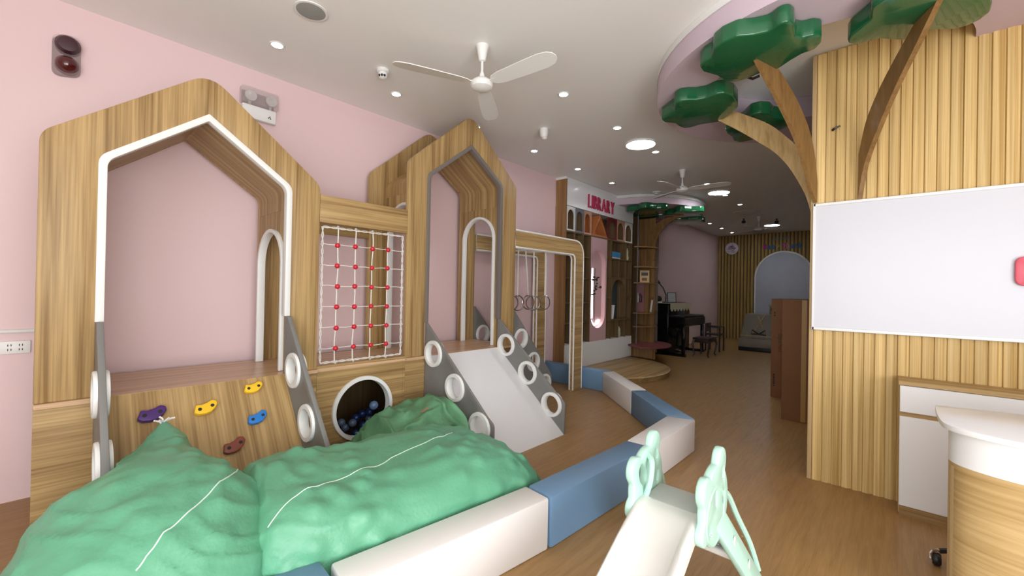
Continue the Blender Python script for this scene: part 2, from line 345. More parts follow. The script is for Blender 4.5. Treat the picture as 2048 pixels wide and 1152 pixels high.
for p, lab in (((-2.86, 12.2), 'small black ceiling fixing left of the farthest fan'), ((-2.2, 12.7), 'small black ceiling fixing right of the farthest fan')):
    x, y = p; t = thing('ceiling_spot', lab, 'spotlight', (x, y, CEIL))
    obj('mount', M().lathe([(.03, 0), (.03, -.02), (.012, -.03), (.012, -.06)], (x, y, CEIL), 14), 'black', t)
    obj('head', M().lathe([(.045, -.05), (.05, -.11), (.03, -.12), (0, -.12)], (x, y, CEIL), 16), 'black', t)
# ------------------------------------------------------------------ fittings on the pink wall
def slab(x0, x1, y0, y1, z0, z1, bev=.004): return M().box(x0, x1, y0, y1, z0, z1, bev)
t = thing('wall_socket', 'white double power socket plate on the pink wall left of the first playhouse', 'socket', (WX, -.165, 1.0))
obj('plate', slab(WX, WX + .014, -.235, -.098, 1.003, 1.09), 'white', t)
for y in (-.192, -.142):
    for z in (1.032, 1.062):
        for d in (-.007, .007): obj('pin_slot', M().box(WX + .0135, WX + .0155, y + d - .002, y + d + .002, z - .007, z + .007), 'hole_dark', t)
t = thing('cable_trunking', 'white plastic cable trunking along the pink wall above the socket', 'trunking', (WX, -1.1, 1.15))
obj('channel', slab(WX, WX + .012, -2.1, -.03, 1.143, 1.168, .002), 'arch_white', t); obj('lid', slab(WX + .012, WX + .018, -2.1, -.03, 1.148, 1.163, .002), 'white', t)
t = thing('fire_alarm', 'clear fire alarm unit with a dark sounder above a red lamp on pink wall', 'alarm', (WX, .037, 3.1))
obj('case', M().prism('x', WX, WX + .05, rounded([(-.035, 2.95), (.108, 2.985), (.108, 3.27), (-.035, 3.235)], .05)), 'alarm_clear', t)
obj('sounder', M().lathe([(.066, 0), (.066, .05), (.05, .075), (0, .082)], (WX + .002, .042, 3.185), tm=Matrix.Rotation(PI / 2, 4, 'Y')), 'alarm_dark', t)
obj('lamp', M().lathe([(.062, 0), (.062, .045), (.042, .085), (.016, .098), (0, .10)], (WX + .002, .04, 3.045), tm=Matrix.Rotation(PI / 2, 4, 'Y')), 'alarm_red', t)
t = thing('emergency_light', 'white twin-head emergency light in clear plastic on the pink wall', 'emergency light', (WX, 1.27, 3.07))
obj('battery_box', slab(WX, WX + .055, 1.12, 1.40, 3.03, 3.155, .008), 'white', t)
for y in (1.185, 1.355):
    h = obj('lamp_head', M().lathe([(.028, 0), (.046, .035), (.050, .06), (.046, .066), (0, .058)], (WX + .005, y, 3.235), 20, tm=Matrix.Rotation(PI / 2, 4, 'Y')), 'lamp_grey', t)
    obj('stem', M().box(WX + .01, WX + .03, y - .01, y + .01, 3.15, 3.21), 'lamp_grey', h)
for y, z in ((1.335, 3.075), (1.352, 3.072), (1.345, 3.086)): obj('indicator', M().ball((WX + .056, y, z), .006, 8), 'black', t)
wr = M().box(WX, WX + .085, 1.105, 1.415, 3.15, 3.31, .02, 3); obj('plastic_cover', wr, 'plastic_wrap', t)

# ------------------------------------------------------------------ wooden play structure
HX, HB = -3.50, -4.30
def house(name, label, y0, y1, ze, yp, zp, i0, i1, zi0, zi1, zpi, zs, zt, trim_mat, arches, trim_to):
    """gable frame: outer y0..y1 with eaves ze and peak (yp,zp); opening i0..i1"""
    t = thing(name, label, 'playhouse', (HX, (y0 + y1) / 2, 0), 'timber playhouses')
    out = rounded([(y0, ZT), (y0, ze[0]), (yp, zp), (y1, ze[1]), (y1, ZT)], [0, .12, .16, .12, 0])
    inn = rounded([(i1, ZT), (i1, zi1), (yp, zpi), (i0, zi0), (i0, ZT)], [0, .10, .02, .10, 0])
    obj('front_frame', M().prism('x', HX - .05, HX, out + inn, bev=.006), 'oak_z', t)
    obj('back_frame', M().prism('x', HB, HB + .05, out + inn, bev=.006), 'oak_z', t)
    th = .018; e0, e1 = i0 - th, i1 + th
    lo_ = rounded([(e0, zs), (e0, zi0 + th * .5), (yp, zpi + th * 1.3), (e1, zi1 + th * .5), (e1, zs)], [0, .11, .03, .11, 0])
    li_ = rounded([(i1, zs), (i1, zi1), (yp, zpi), (i0, zi0), (i0, zs)], [0, .10, .02, .10, 0])
    obj('tunnel_roof', M().prism('x', HB + .051, HX - .051, lo_ + li_), 'oak_wrap', t)
    for (a, b, has) in ((e0, i0, arches[0]), (i1, e1, arches[1])):
        pts = [(HB + .051, zt), (HX - .051, zt), (HX - .051, zs - .001), (HB + .051, zs - .001)]
        if has:
            xa, xb, top = -4.19, -3.61, has; c = (xa + xb) / 2
            arch = [(xa, zt)] + circle(c, top - .29, (xb - xa) / 2, 20, PI, 0) + [(xb, zt)]
            pts = [(HB + .051, zt)] + arch + pts[1:]
        obj('side_wall', M().prism('y', a, b, pts), 'oak_z', t)
        if has:
            ya, yb = (a - .012, b + .03) if b == i0 else (a - .03, b + .012)
            ins = [(xa + .026, zt + .002)] + circle(c, top - .29, (xb - xa) / 2 - .026, 20, PI, 0) + [(xb - .026, zt + .002)]
            obj('arch_trim', M().prism('y', ya, yb, [(xa - .004, zt + .002)] + circle(c, top - .29, (xb - xa) / 2 + .004, 20, PI, 0) + [(xb + .004, zt + .002)] + ins[::-1], bev=.003), 'white', t)
    # opening trim
    b = .036
    inn2 = rounded([(i0 - .004, trim_to), (i0 - .004, zi0 + .004), (yp, zpi + .005), (i1 + .004, zi1 + .004), (i1 + .004, trim_to)], [0, .10, .01, .10, 0])
    inn3 = rounded([(i0 + b, trim_to), (i0 + b, zi0 - b * .45), (yp, zpi - b * 1.25), (i1 - b, zi1 - b * .45), (i1 - b, trim_to)], [0, .09, .01, .09, 0])
    obj('opening_trim', M().prism('x', HX - .051, HX + .012, inn2 + inn3[::-1], bev=.003), trim_mat, t)
    obj('deck', M().box(HB, HX + .028, y0, y1, zt - .03, zt, .003, 1), 'deck_y', t)
    return t
ZT = .815
h1 = house('playhouse', 'first timber playhouse with white-edged gable opening above the climbing ramp', -.066, 1.475, (2.335, 2.335), .705, 2.96, .172, 1.25, 2.25, 2.275, 2.672, 2.12, ZT, 'white', (None, 1.975), 1.262)
obj('base_panel', M().box(HX - .03, HX, -.066, 1.25, 0, ZT - .03), 'oak_y', h1)
obj('base_side', M().box(HB, HX - .03, -.066, -.036, 0, ZT - .03), 'oak_x', h1)
obj('lower_panel', M().box(HX, HX + .003, -.066, .172, 0, ZT - .005), 'oak_y', h1)
h2 = house('playhouse', 'second taller timber playhouse with grey-edged gable opening above the white slide', 2.325, 3.91, (2.76, 2.80), 3.135, 3.46, 2.548, 3.655, 2.665, 2.765, 3.12, 2.52, ZT, 'grey_trim', (2.42, 2.42), 1.15)
obj('base_panel', M().box(HX - .03, HX, 2.56, 3.91, 0, ZT - .03), 'oak_y', h2)
obj('base_side', M().box(HB, HX - .03, 3.88, 3.91, 0, ZT - .03), 'oak_x', h2)
# the net bridge between them
nb = thing('net_bridge', 'timber bridge with rope net window and round crawl hole between the playhouses', 'bridge', (HX, 1.9, 0))
obj('top_rail', M().box(HX - .05, HX - .004, 1.476, 2.324, 2.035, 2.265, .004, 2), 'oak_y', nb)
obj('top_rail', M().box(HB, HB + .05, 1.476, 2.324, 2.035, 2.265, .004, 2), 'oak_y', nb, label='rear top rail at the wall side')
obj('deck', M().box(HB, HX, 1.475, 2.325, ZT - .03, ZT, .002, 1), 'deck_y', nb)
obj('sill', M().box(HX - .05, HX - .004, 1.475, 2.325, ZT, ZT + .02, .003, 1), 'oak_y', nb)
obj('lower_panel', M().prism('x', HX - .028, HX - .001, [(1.4765, 0), (2.30, 0), (2.30, ZT - .0305), (1.4765, ZT - .0305)], [circle(1.895, .412, .262, 48)]), 'oak_y', nb)
obj('lower_panel', M().box(HX - .028, HX - .0012, 2.302, 2.3235, 0, ZT - .0305), 'oak_y', nb)
obj('lower_panel', M().box(HX - .028, HX - .0012, 1.251, 1.475, 0, ZT - .0305), 'oak_y', h1)
obj('lower_panel', M().box(HX - .028, HX - .0012, 2.325, 2.558, 0, ZT - .0305), 'oak_y', h2)
obj('base_light_block', M().box(HB - .02, HB, -.06, 1.475, 0, ZT - .03), 'dark_z', h1); obj('base_light_block', M().box(HB - .02, HB, 2.325, 3.9, 0, ZT - .03), 'dark_z', h2)  # unseen rear panels, added to keep the crawl space dark
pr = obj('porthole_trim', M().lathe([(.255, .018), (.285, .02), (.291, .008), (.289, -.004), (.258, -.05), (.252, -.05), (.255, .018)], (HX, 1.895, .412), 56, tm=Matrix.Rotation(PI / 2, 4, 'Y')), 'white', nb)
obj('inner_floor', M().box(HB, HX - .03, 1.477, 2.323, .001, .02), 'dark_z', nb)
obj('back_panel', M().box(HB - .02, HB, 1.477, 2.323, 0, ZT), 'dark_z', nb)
# rope net
ys = [1.643, 1.805, 1.967, 2.127]; zs_ = [1.857 - .1775 * k for k in range(6)]
NX = HX - .03; yA, yB, zA, zB = 1.512, 2.287, .856, 2.004
def wob(a, b, n=14, amp=.006, seed=0):
    a, b = Vector(a), Vector(b)
    return [a.lerp(b, k / n) + Vector((0, noise.noise((seed, k * .37, 0)) * amp * 2 * (0 < k < n), noise.noise((seed, 0, k * .41)) * amp * 2 * (0 < k < n))) for k in range(n + 1)]
for i, y in enumerate(ys):
    obj('net_rope', M().tube(wob((NX, y + .004, zB), (NX, y - .008, zA), seed=i * 3.1), .0055, 6), 'rope', nb)
for i, z in enumerate(zs_):
    obj('net_rope', M().tube(wob((NX, yA, z + .006), (NX, yB, z), seed=40 + i * 2.3), .0038, 6), 'rope', nb)
for a, b in (((yA, zA), (yA, zB)), ((yA, zB), (yB, zB)), ((yB, zB), (yB, zA)), ((yB, zA), (yA, zA))):
    L = math.hypot(a[0] - b[0], a[1] - b[1]); n = int(L / .012)
    for ph in (0, PI):
        pts = []
        for k in range(n + 1):
            u = k / n; an = k * .55 + ph; dy = (b[0] - a[0]) / L; dz = (b[1] - a[1]) / L
            pts.append((NX + .006 * math.cos(an), a[0] + (b[0] - a[0]) * u - dz * .006 * math.sin(an), a[1] + (b[1] - a[1]) * u + dy * .006 * math.sin(an)))
        obj('border_rope', M().tube(pts, .0046, 5), 'rope', nb)
b0 = None
for y in ys:
    for z in zs_:
        p = (NX + .002, y + noise.noise((y * 7, z * 5, 0)) * .008, z + noise.noise((y * 5, z * 9, 3)) * .008)
        if b0 is None: b0 = obj('bead', M().ball((0, 0, 0), .0225, 14), 'red_bead'); b0.parent = nb
        bb = b0 if (y == ys[0] and z == zs_[0]) else b0.copy()
        if bb is not b0: COL.objects.link(bb)
        bb.parent = nb; bb.location = Vector(p) - nb.location
for y in ys:
    for z in (zA - .012, zB + .012): obj('eyelet', M().ball((NX, y, z), .012, 8), 'lamp_grey', nb)
for z in zs_:
    for y in (yA - .01, yB + .01): obj('eyelet', M().ball((NX, y, z), .010, 8), 'lamp_grey', nb)
# balls in the crawl space
k = 0
rb2 = random.Random(3)
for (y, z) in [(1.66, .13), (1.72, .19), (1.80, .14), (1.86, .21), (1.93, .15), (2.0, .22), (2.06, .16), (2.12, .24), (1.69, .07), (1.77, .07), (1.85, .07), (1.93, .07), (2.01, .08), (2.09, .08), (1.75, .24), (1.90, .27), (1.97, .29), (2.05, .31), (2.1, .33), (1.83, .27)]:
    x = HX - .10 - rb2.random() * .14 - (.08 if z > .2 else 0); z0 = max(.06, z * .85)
    o = obj('play_ball', M().ball((0, 0, 0), .038, 14), ('ball_blue_shade', 'ball_blue_shade', 'ball_blue_shade', 'ball_white_shade')[k % 4]); o.location = (x, y, z0)
    tag(o, 'bluish white play ball, shade put into its colour, among blue ones heaped behind the round hole' if k % 4 == 3 else 'blue play ball with shade put into its colour, heaped in the dark crawl space behind the round hole', 'ball', 'balls in the crawl space'); k += 1
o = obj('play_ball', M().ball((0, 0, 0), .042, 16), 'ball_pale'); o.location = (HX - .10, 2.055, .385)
tag(o, 'pale blue play ball on top of the heap at the right of the round hole', 'ball')

# guard panel with port holes, shared by slide and ramps
def ring(c, t, mt='white'):
    return obj('porthole_ring', M().lathe([(.100, -.034), (.128, -.034), (.132, -.028), (.132, .028), (.128, .034), (.100, .034), (.094, .024), (.094, -.024), (.100, -.034)], c, 32, tm=Matrix.Rotation(PI / 2, 4, 'X')), mt, t)
def guard(parent, y0, y1, prof, holes):
    g = obj('guard_panel', M().prism('y', y0, y1, prof, [circle(x, z, .104, 28) for x, z in holes], bev=.004), 'grey_panel', parent)
    for x, z in holes: ring((x, (y0 + y1) / 2, z), g)
    return g
ramp_prof = rounded([(HX + .002, 0), (-2.60, 0), (-2.60, .30), (HX + .06, 1.262), (HX + .002, 1.262)], [0, .01, .10, .01, 0])
ramp_holes = [(-3.295, .868), (-3.03, .536), (-2.765, .205)]
def holdshape(o_, p, n, up, sd, mt, s=1.0, flip=1):
    """kidney shaped climbing hold with two bolt holes"""
    ol = [(-.068, -.022), (-.055, .012), (-.050, .030), (-.020, .024), (.012, .032), (.040, .048), (.064, .036), (.068, .012), (.050, -.014), (.026, -.036), (-.008, -.044), (-.045, -.040)]
    ol = [(a * s * flip, b * s) for a, b in rounded(ol, .014, 3)]
    if flip < 0: ol = ol[::-1]
    b = M(); b.prism('z', 0, .036 * s, ol, bev=.008)
    mtx = Matrix((sd, up, n)).transposed().to_4x4(); mtx.translation = p
    bmesh.ops.transform(b.bm, matrix=mtx, verts=b.bm.verts)
    h = obj('climbing_hold', b, mt, o_)
    for a in (-.034, .036):
        q = Vector(p) + sd * a * s * flip + up * (.004 if a > 0 else -.008) * s + n * (.0365 * s)
        mm = Matrix((sd, up, n)).transposed().to_4x4(); mm.translation = q
        obj('bolt_hole', M().lathe([(0, .0005), (.011 * s, .0005), (.012 * s, -.004), (0, -.004)], (0, 0, 0), 14, tm=mm), 'hole_dark', h)
def ramp(name, label, holds, hw=.539):
    yc = .711; t = thing(name, label, 'climbing ramp', (HX, yc, 0))
    obj('ramp_panel', M().prism('y', yc - hw + .033, yc + hw - .033, [(HX + .03, ZT - .002), (HX + .03, ZT - .06), (-2.865, 0), (-2.812, 0)]), 'oak_ramp', t)
    guard(t, yc - hw, yc - hw + .032, ramp_prof, ramp_holes); guard(t, yc + hw - .032, yc + hw, ramp_prof, ramp_holes)
    dz, dx = ZT, (-2.812 - HX - .03); up = Vector((-dx, 0, dz)).normalized(); n = Vector((dz, 0, dx)).normalized(); sd = Vector((0, 1, 0))
    for y, z, m_, s, fl, rot in holds:
        x = HX + .03 + (ZT - z) / ZT * dx
        Rm = Matrix.Rotation(rot, 3, n)
        holdshape(t, Vector((x, y, z)), n, Rm @ up, Rm @ sd, m_, s, fl)
    return t
ramp('climbing_ramp', 'wooden climbing ramp with coloured holds and grey guards at the first playhouse',
     [(.42, .681, 'hold_purple', 1.05, 1, .0), (.689, .669, 'hold_yellow', 1.0, 1, .05), (.983, .746, 'hold_yellow', .92, 1, .0), (.970, .564, 'hold_blue', .95, 1, .1), (.809, .438, 'hold_brown', 1.0, 1, .15)])
r2 = ramp('climbing_ramp', 'dim ramp with dark porthole guards under the hanging rings beyond the second playhouse', [], .375)
r2.location = (-3.935, 3.912, 0); r2.rotation_euler = (0, 0, PI / 2)
# ------------------------------------------------------------------ white slide
sl = thing('slide', 'wide white slide with grey porthole side guards at second playhouse', 'slide', (HX, 3.09, 0))
obj('slide_bed', M().prism('y', 2.573, 3.607, [(HX + .03, ZT - .004), (HX + .03, ZT - .04), (-2.55, 0), (-2.50, 0)]), 'slide_white', sl)
sprof = rounded([(HX + .002, 0), (-2.50, 0), (-2.50, .335), (-2.585, .392), (HX + .03, 1.15), (HX + .002, 1.15)], [0, 0, .06, .05, .01, 0])
for a, b in ((2.55, 2.573), (3.607, 3.63)):
    guard(sl, a, b, sprof, [(-3.345, .852), (-3.008, .573), (-2.665, .284)])
# ------------------------------------------------------------------ monkey frame with hanging rings
mk = thing('ring_frame', 'white-edged timber overhead frame carrying hanging rings beside the library', 'frame', (HX, 4.7, 0))
def lshape(r1=.24, r2=.08): return rounded([(3.912, 2.045), (5.262, 2.045), (5.262, 0), (5.492, 0), (5.492, 2.262), (3.912, 2.262)], [0, r2, 0, 0, r1, 0], 8)
for x in (HX, -4.22):
    fr = obj('frame_panel', M().prism('x', x - .07, x, lshape()), 'oak_y', mk)
    for xe in (x - .004, x - .066):
        obj('edge_trim', M().tube([(xe, a, max(b, .012)) for a, b in lshape()], .0125, 6, closed=True), 'white', fr)
for y in (4.375, 4.72, 5.0): obj('cross_bar', M().tube([(HX - .07, y, 2.10), (-4.22, y, 2.10)], .016, 10), 'white', mk)
rg = [(-3.86, 4.375, 'hanging chrome ring nearest the second playhouse'), (-4.02, 4.44, 'hanging chrome ring just behind the ring nearest the playhouse'), (-3.86, 4.72, 'hanging chrome ring in the middle of the frame'), (-4.02, 4.80, 'hanging chrome ring behind the middle ring'), (-3.86, 5.0, 'hanging chrome ring nearest the frame post')]
for x, y, lab in rg:
    yb = min((4.375, 4.72, 5.0), key=lambda q: abs(q - y))
    t = thing('gym_ring', lab, 'ring', (x, y, 1.3), 'hanging rings')
    obj('strap', M().tube([(x, yb, 2.115), (x + .002, (y + yb) / 2, 1.75), (x, y, 1.42)], .011, 6), 'rope', t)
    a = {4.375: 1.25, 4.44: 1.35, 4.72: .70, 4.80: 1.30, 5.0: 1.42}[y]
    obj('ring', M().tube([(x + .103 * math.cos(k * PI / 16) * math.cos(a), y + .103 * math.cos(k * PI / 16) * math.sin(a), 1.32 + .103 * math.sin(k * PI / 16)) for k in range(32)], .0095, 8, closed=True), 'chrome', t)
# ------------------------------------------------------------------ soft foam kerb
def foam(label, a, b, c, d, m_, h=.30):
    """a,b inner edge; c,d outer edge (plan)"""
    e = M(); e.hull([(*p, z) for p in (a, b, c, d) for z in (0, h)], .014)
    o = obj('foam_block', e, m_); tag(o, label, 'foam block', 'soft foam kerb blocks'); return o
foam('blue foam kerb block against the wall behind the ring frame post', (-4.38, 5.58), (-3.18, 5.56), (-3.10, 5.755), (-4.38, 5.765), 'foam_blue')
foam('white foam kerb block in front of the library platform', (-3.172, 5.553), (-2.338, 4.787), (-2.20, 4.937), (-3.085, 5.752), 'foam_white')
foam('blue foam kerb block leading to the outer corner', (-2.33, 4.78), (-1.612, 4.085), (-1.36, 4.145), (-2.192, 4.93), 'foam_blue')
foam('white foam kerb block at the outer corner behind the mint toddler slide', (-1.600, 4.055), (-1.565, 3.155), (-1.362, 3.165), (-1.352, 4.125), 'foam_white')
foam('blue foam kerb block left of the mint toddler slide', (-1.565, 3.145), (-1.635, 1.985), (-1.438, 1.965), (-1.362, 3.155), 'foam_blue')
foam('long white foam kerb block nearest the camera beside the green sacks', (-1.640, 1.972), (-1.785, .828), (-1.59, .80), (-1.446, 1.952), 'foam_white')
foam('blue foam kerb block whose corner shows at the bottom edge of the photo', (-1.84, .805), (-1.93, .44), (-1.70, .40), (-1.61, .79), 'foam_blue')
# ------------------------------------------------------------------ green sacks of balls
def vbump(p, sc, amt):
    d, _ = noise.voronoi(p * sc); v = max(0, 1 - d[0] * 1.55); return amt * v * v * (3 - 2 * v)
def grid_mesh(P):
    m = M(); bm = m.bm; R = [[bm.verts.new(v) for v in row] for row in P]; n = len(R[0])
    for A, B in zip(R, R[1:]):
        for k in range(n): bm.faces.new((A[k], A[(k + 1) % n], B[(k + 1) % n], B[k]))
    bm.faces.new(R[0][::-1]); bm.faces.new(R[-1]); bmesh.ops.recalc_face_normals(bm, faces=bm.faces[:])
    return m
def se(c, e): return math.copysign(abs(c) ** e, c)
def catmull(v, t):
    n = len(v) - 1; f = min(t * n, n - 1e-6); i = int(f); u = f - i
    p = [v[max(i - 1, 0)], v[i], v[i + 1], v[min(i + 2, n)]]
    return [.5 * (2 * b + (c - a) * u + (2 * a - 5 * b + 4 * c - d) * u * u + (3 * b - a - 3 * c + d) * u ** 3) for a, b, c, d in zip(*p)]
def sack_path(keys, fix, bump, wr, na=130, nr=120, ex=.85):
    P = []
    for i in range(na + 1):
        t = i / na; x, y, z, w, h = catmull(keys, t); x2, y2, *_ = catmull(keys, min(1, t + .01)); x1, y1, *_ = catmull(keys, max(0, t - .01))
        d = Vector((x2 - x1, y2 - y1, 0)).normalized(); s = Vector((-d.y, d.x, 0)); row = []
        for k in range(nr):
            a = 2 * PI * k / nr; q = Vector((x, y, z)) + s * (se(math.cos(a), ex) * max(w, .004)); q.z += se(math.sin(a), ex) * max(h, .004)
            nd = (s * math.cos(a) + Vector((0, 0, math.sin(a))))
            e = min(1, w / .12)
            q += nd * e * (vbump(q, 8.0, bump) + wr * (noise.noise(q * 2.3) + .5 * noise.noise(q * 5.1)) + wr * .5 * (1 - abs(noise.noise(Vector((q.x * 3 + q.y * 7, q.y * 3, q.z * 14))))))
            q += nd * e * fold(q, .014)
            row.append(fix(q))
        P.append(row)
    return grid_mesh(P)
def fold(q, amt):
    v = 1 - abs(noise.noise(Vector((q.x * 2.2 + noise.noise(q * 3) * .8, q.y * 2.2, q.z * 9 + q.y * 4 + noise.noise(q * 2.5) * 1.5))))
    return amt * (max(0, v - .72) / .28) ** 2
def fixA(q):
    if q.z < .012: q.z = .012 + (q.z - .012) * .02
    f = min(1, max(0, (-2.575 - q.x) / .07))
    if q.y < .222: q.y += (.222 - q.y) * f * .97
    if q.x < -2.6: q.z = max(q.z, ZT * (1 - (q.x + 3.47) / .658) + .02)
    return q
mA = sack_path([(-3.17, .452, .675, .012, .012), (-3.13, .448, .645, .034, .03), (-3.04, .44, .58, .080, .075), (-2.88, .415, .50, .145, .14), (-2.66, .365, .42, .255, .235), (-2.42, .31, .345, .385, .315), (-2.18, .265, .30, .40, .315), (-1.98, .23, .27, .36, .26), (-1.88, .21, .25, .20, .15), (-1.86, .20, .25, .0, .0)], fixA, .015, .024)
sA = thing('ball_sack', 'large green sack tied with white string leaning up the climbing ramp', 'sack', (-2.4, .3, 0), 'green sacks of balls')
def strand(bvh, pts, r=.0028):
    out = []
    for i in range(len(pts) - 1):
        for k in range(8):
            u = k / 8; x = pts[i][0] * (1 - u) + pts[i + 1][0] * u; y = pts[i][1] * (1 - u) + pts[i + 1][1] * u
            h = bvh.ray_cast(Vector((x, y, 2)), Vector((0, 0, -1)))
            if h[0]: out.append(h[0] + Vector((0, 0, .001)))
    return M().tube(out, r, 5)
bvA = BVHTree.FromBMesh(mA.bm)
obj('sack_cloth', mA, 'sack_green', sA, smooth=180)
obj('seam_string', strand(bvA, [(-2.42, .645), (-2.33, .61), (-2.24, .555), (-2.15, .47), (-2.06, .375), (-1.99, .28), (-1.93, .20)]), 'string', sA)
kn = M()
for a in range(6):
    an = a * 1.1; kn.tube([(-3.165, .452, .68), (-3.165 + .02 * math.cos(an), .452 + .03 * math.sin(an), .69 + .008 * (a % 2)), (-3.16 + .034 * math.cos(an + .3), .455 + .048 * math.sin(an + .3), .697 - .012 * (a % 3) + .014)], .0055, 5)
obj('tie_string', kn, 'arch_white', sA)
# lying sack
def sack_box(c, ang, L, Wd, prof, fix, bump, wr, e2, nu=150, nv=130, ev=.75, wk=0):
    P = []; ca, sa = math.cos(ang), math.sin(ang)
    for i in range(nu + 1):
        th = -PI / 2 + PI * i / nu; u = math.sin(th); uu_ = se(math.sin(th), .55) * L
        wfac = max(.02, abs(math.cos(th)) ** e2); h = catmull(prof, (u + 1) / 2)[0]; row = []
        hf = max(.03, abs(math.cos(th)) ** (e2 * 1.25))
        for k in range(nv):
            a = 2 * PI * k / nv; lx = se(math.cos(a), ev) * Wd * wfac; lz = h / 2 + se(math.sin(a), ev) * h / 2 * hf
            q = Vector((c[0] + lx * ca - uu_ * sa, c[1] + lx * sa + uu_ * ca, lz))
            nd = Vector((ca * math.cos(a), sa * math.cos(a), math.sin(a)))
            q += nd * (vbump(q, 8.0, bump) + wr * (noise.noise(q * 2.1 + Vector((9, 0, 0))) + .6 * noise.noise(q * 5.3)))
            q += nd * fold(q, .010)
            if wk: q += nd * wk * ((1 - abs(noise.noise(q * 5 + Vector((noise.noise(q * 3), 0, noise.noise(q * 4)))))) ** 3 - .4)
            row.append(fix(q))
        P.append(row)
    return grid_mesh(P)
def fixB(q):
    if q.z < .012: q.z = .012 + (q.z - .012) * .02
    xin = -1.785 + (q.y - .828) * .1268 - .012
    if q.z < .30 and q.x > xin: q.x = xin + (q.x - xin) * .05
    return q
mB = sack_box((-2.245, 1.475), -.115, .905, .50, [(.46,), (.56,), (.55,), (.52,), (.50,), (.47,), (.40,), (.30,)], fixB, .026, .026, .30)
sB = thing('ball_sack', 'big green sack lying along the white foam kerb with a white seam string', 'sack', (-2.22, 1.5, 0), 'green sacks of balls')
bvB = BVHTree.FromBMesh(mB.bm); obj('sack_cloth', mB, 'sack_green', sB, smooth=180)
obj('seam_string', strand(bvB, [(-1.98, .64), (-2.03, .757), (-2.07, .91), (-2.11, 1.153), (-2.16, 1.353), (-2.19, 1.534), (-2.22, 1.80), (-2.25, 1.90)], .0026), 'string', sB)
mC = sack_box((-2.99, 2.05), .0, .47, .33, [(.20,), (.28,), (.36,), (.44,), (.50,), (.52,), (.46,), (.36,)], lambda q: Vector((max(q.x, HX + .02), min(q.y, 2.54), max(q.z, .012))), .0, .020, .45, wk=.075)
sC = thing('ball_sack', 'crumpled darker green stained sack slumped between the round hole and slide', 'sack', (-3.01, 1.98, 0), 'green sacks of balls')
bvC = BVHTree.FromBMesh(mC.bm); obj('sack_cloth', mC, 'sack_dark', sC, smooth=180)
st = M()
for (x, y, w, l) in ((-2.86, 2.10, .03, .07),):
    q = []
    for ix in range(5):
        for iy in range(5):
            X, Y = x + w * (ix / 4 - .5), y + l * (iy / 4 - .5); h = bvC.ray_cast(Vector((X, Y, 2)), Vector((0, 0, -1)))
            q.append(st.bm.verts.new((X, Y, (h[0].z if h[0] else .3) + .0035)))
    for ix in range(4):
        for iy in range(4): st.bm.faces.new((q[ix * 5 + iy], q[ix * 5 + 5 + iy], q[ix * 5 + 6 + iy], q[ix * 5 + iy + 1]))
obj('stain_patch', st, 'stain', sC)
# ------------------------------------------------------------------ library wall unit on its round platform
pf = thing('platform', 'low round timber platform carrying the library shelves and red seat', 'platform', (-4.0, 7.1, 0))
def capc(cx, cy, r, n=72): return [(max(x, WX + .001), y) for x, y in circle(cx, cy, r, n) if x > WX - .05]
obj('step_body', M().prism('z', 0, .085, capc(-4.17, 7.1, 1.285)), 'oak_y', pf)
obj('step_top', M().prism('z', .085, .112, capc(-4.17, 7.1, 1.31), bev=.004), 'oak_y', pf)
obj('nosing', M().tube([(-4.17 + 1.312 * math.cos(a), 7.1 + 1.312 * math.sin(a), .099) for a in [-1.74 + 3.48 * k / 60 for k in range(61)]], .011, 8), 'edge_wood', pf)
LX = -4.173; PZ = .112
lb = thing('library_unit', 'tall library shelving unit with white sign board and arched cubbies', 'bookcase', (LX, 7.25, PZ))
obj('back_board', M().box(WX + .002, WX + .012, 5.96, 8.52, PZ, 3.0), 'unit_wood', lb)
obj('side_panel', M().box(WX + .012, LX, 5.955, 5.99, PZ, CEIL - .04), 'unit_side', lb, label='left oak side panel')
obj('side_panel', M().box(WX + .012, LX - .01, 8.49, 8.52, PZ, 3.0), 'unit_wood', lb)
sg = obj('sign_board', M().box(WX + .012, LX, 5.99, 8.515, 3.005, CEIL - .004), 'white_gloss', lb)
obj('cornice', M().box(WX + .012, LX + .012, 5.94, 5.995, CEIL - .045, CEIL - .004), 'white', lb)
obj('plinth_panel', M().box(WX + .012, LX + .004, 5.985, 8.52, PZ, .552, .003, 1), 'white', lb)
def pl(x, y, z): return (LX + .016 + z, 6.655 + x, 3.068 + y)
letters('LIBRARY', .36, pl, .03, sg, lambda i: 'crimson', width=.61, gap=.115, off=.0)
Z1, Z2 = 2.565, 2.995
cols = [5.99, 6.262, 6.543, 6.812]; colsR = [7.425, 7.80, 8.145, 8.505]
def cubby(y0, y1, mt):
    w = (y1 - y0) / 2 - .035; c = (y0 + y1) / 2; h = Z2 - .05 - w
    hole = [(c - w, Z1 + .03)] + [(c - w, h)] + circle(c, h, w, 18, PI, 0)[1:-1] + [(c + w, h), (c + w, Z1 + .03)]
    obj('arch_cubby', M().prism('x', LX - .022, LX - .002, [(y0 + .006, Z1 + .004), (y1 - .006, Z1 + .004), (y1 - .006, Z2), (y0 + .006, Z2)], [hole]), mt, lb)
for a, b, m_ in zip(cols, cols[1:], ('arch_white', 'arch_grey', 'arch_peach')): cubby(a, b, m_)
for a, b, m_ in zip(colsR, colsR[1:], ('arch_red', 'arch_peach', 'arch_white')): cubby(a, b, m_)
A_, B_ = cols[-1] + .01, colsR[0] - .01; c_ = (A_ + B_) / 2
obj('triangle_cubby', M().prism('x', WX + .03, LX, [(A_, Z1 + .004), (B_, Z1 + .004), (c_, Z2 - .005)], [[(A_ + .055, Z1 + .03), (B_ - .055, Z1 + .03), (c_, Z2 - .075)]]), 'arch_orange', lb)
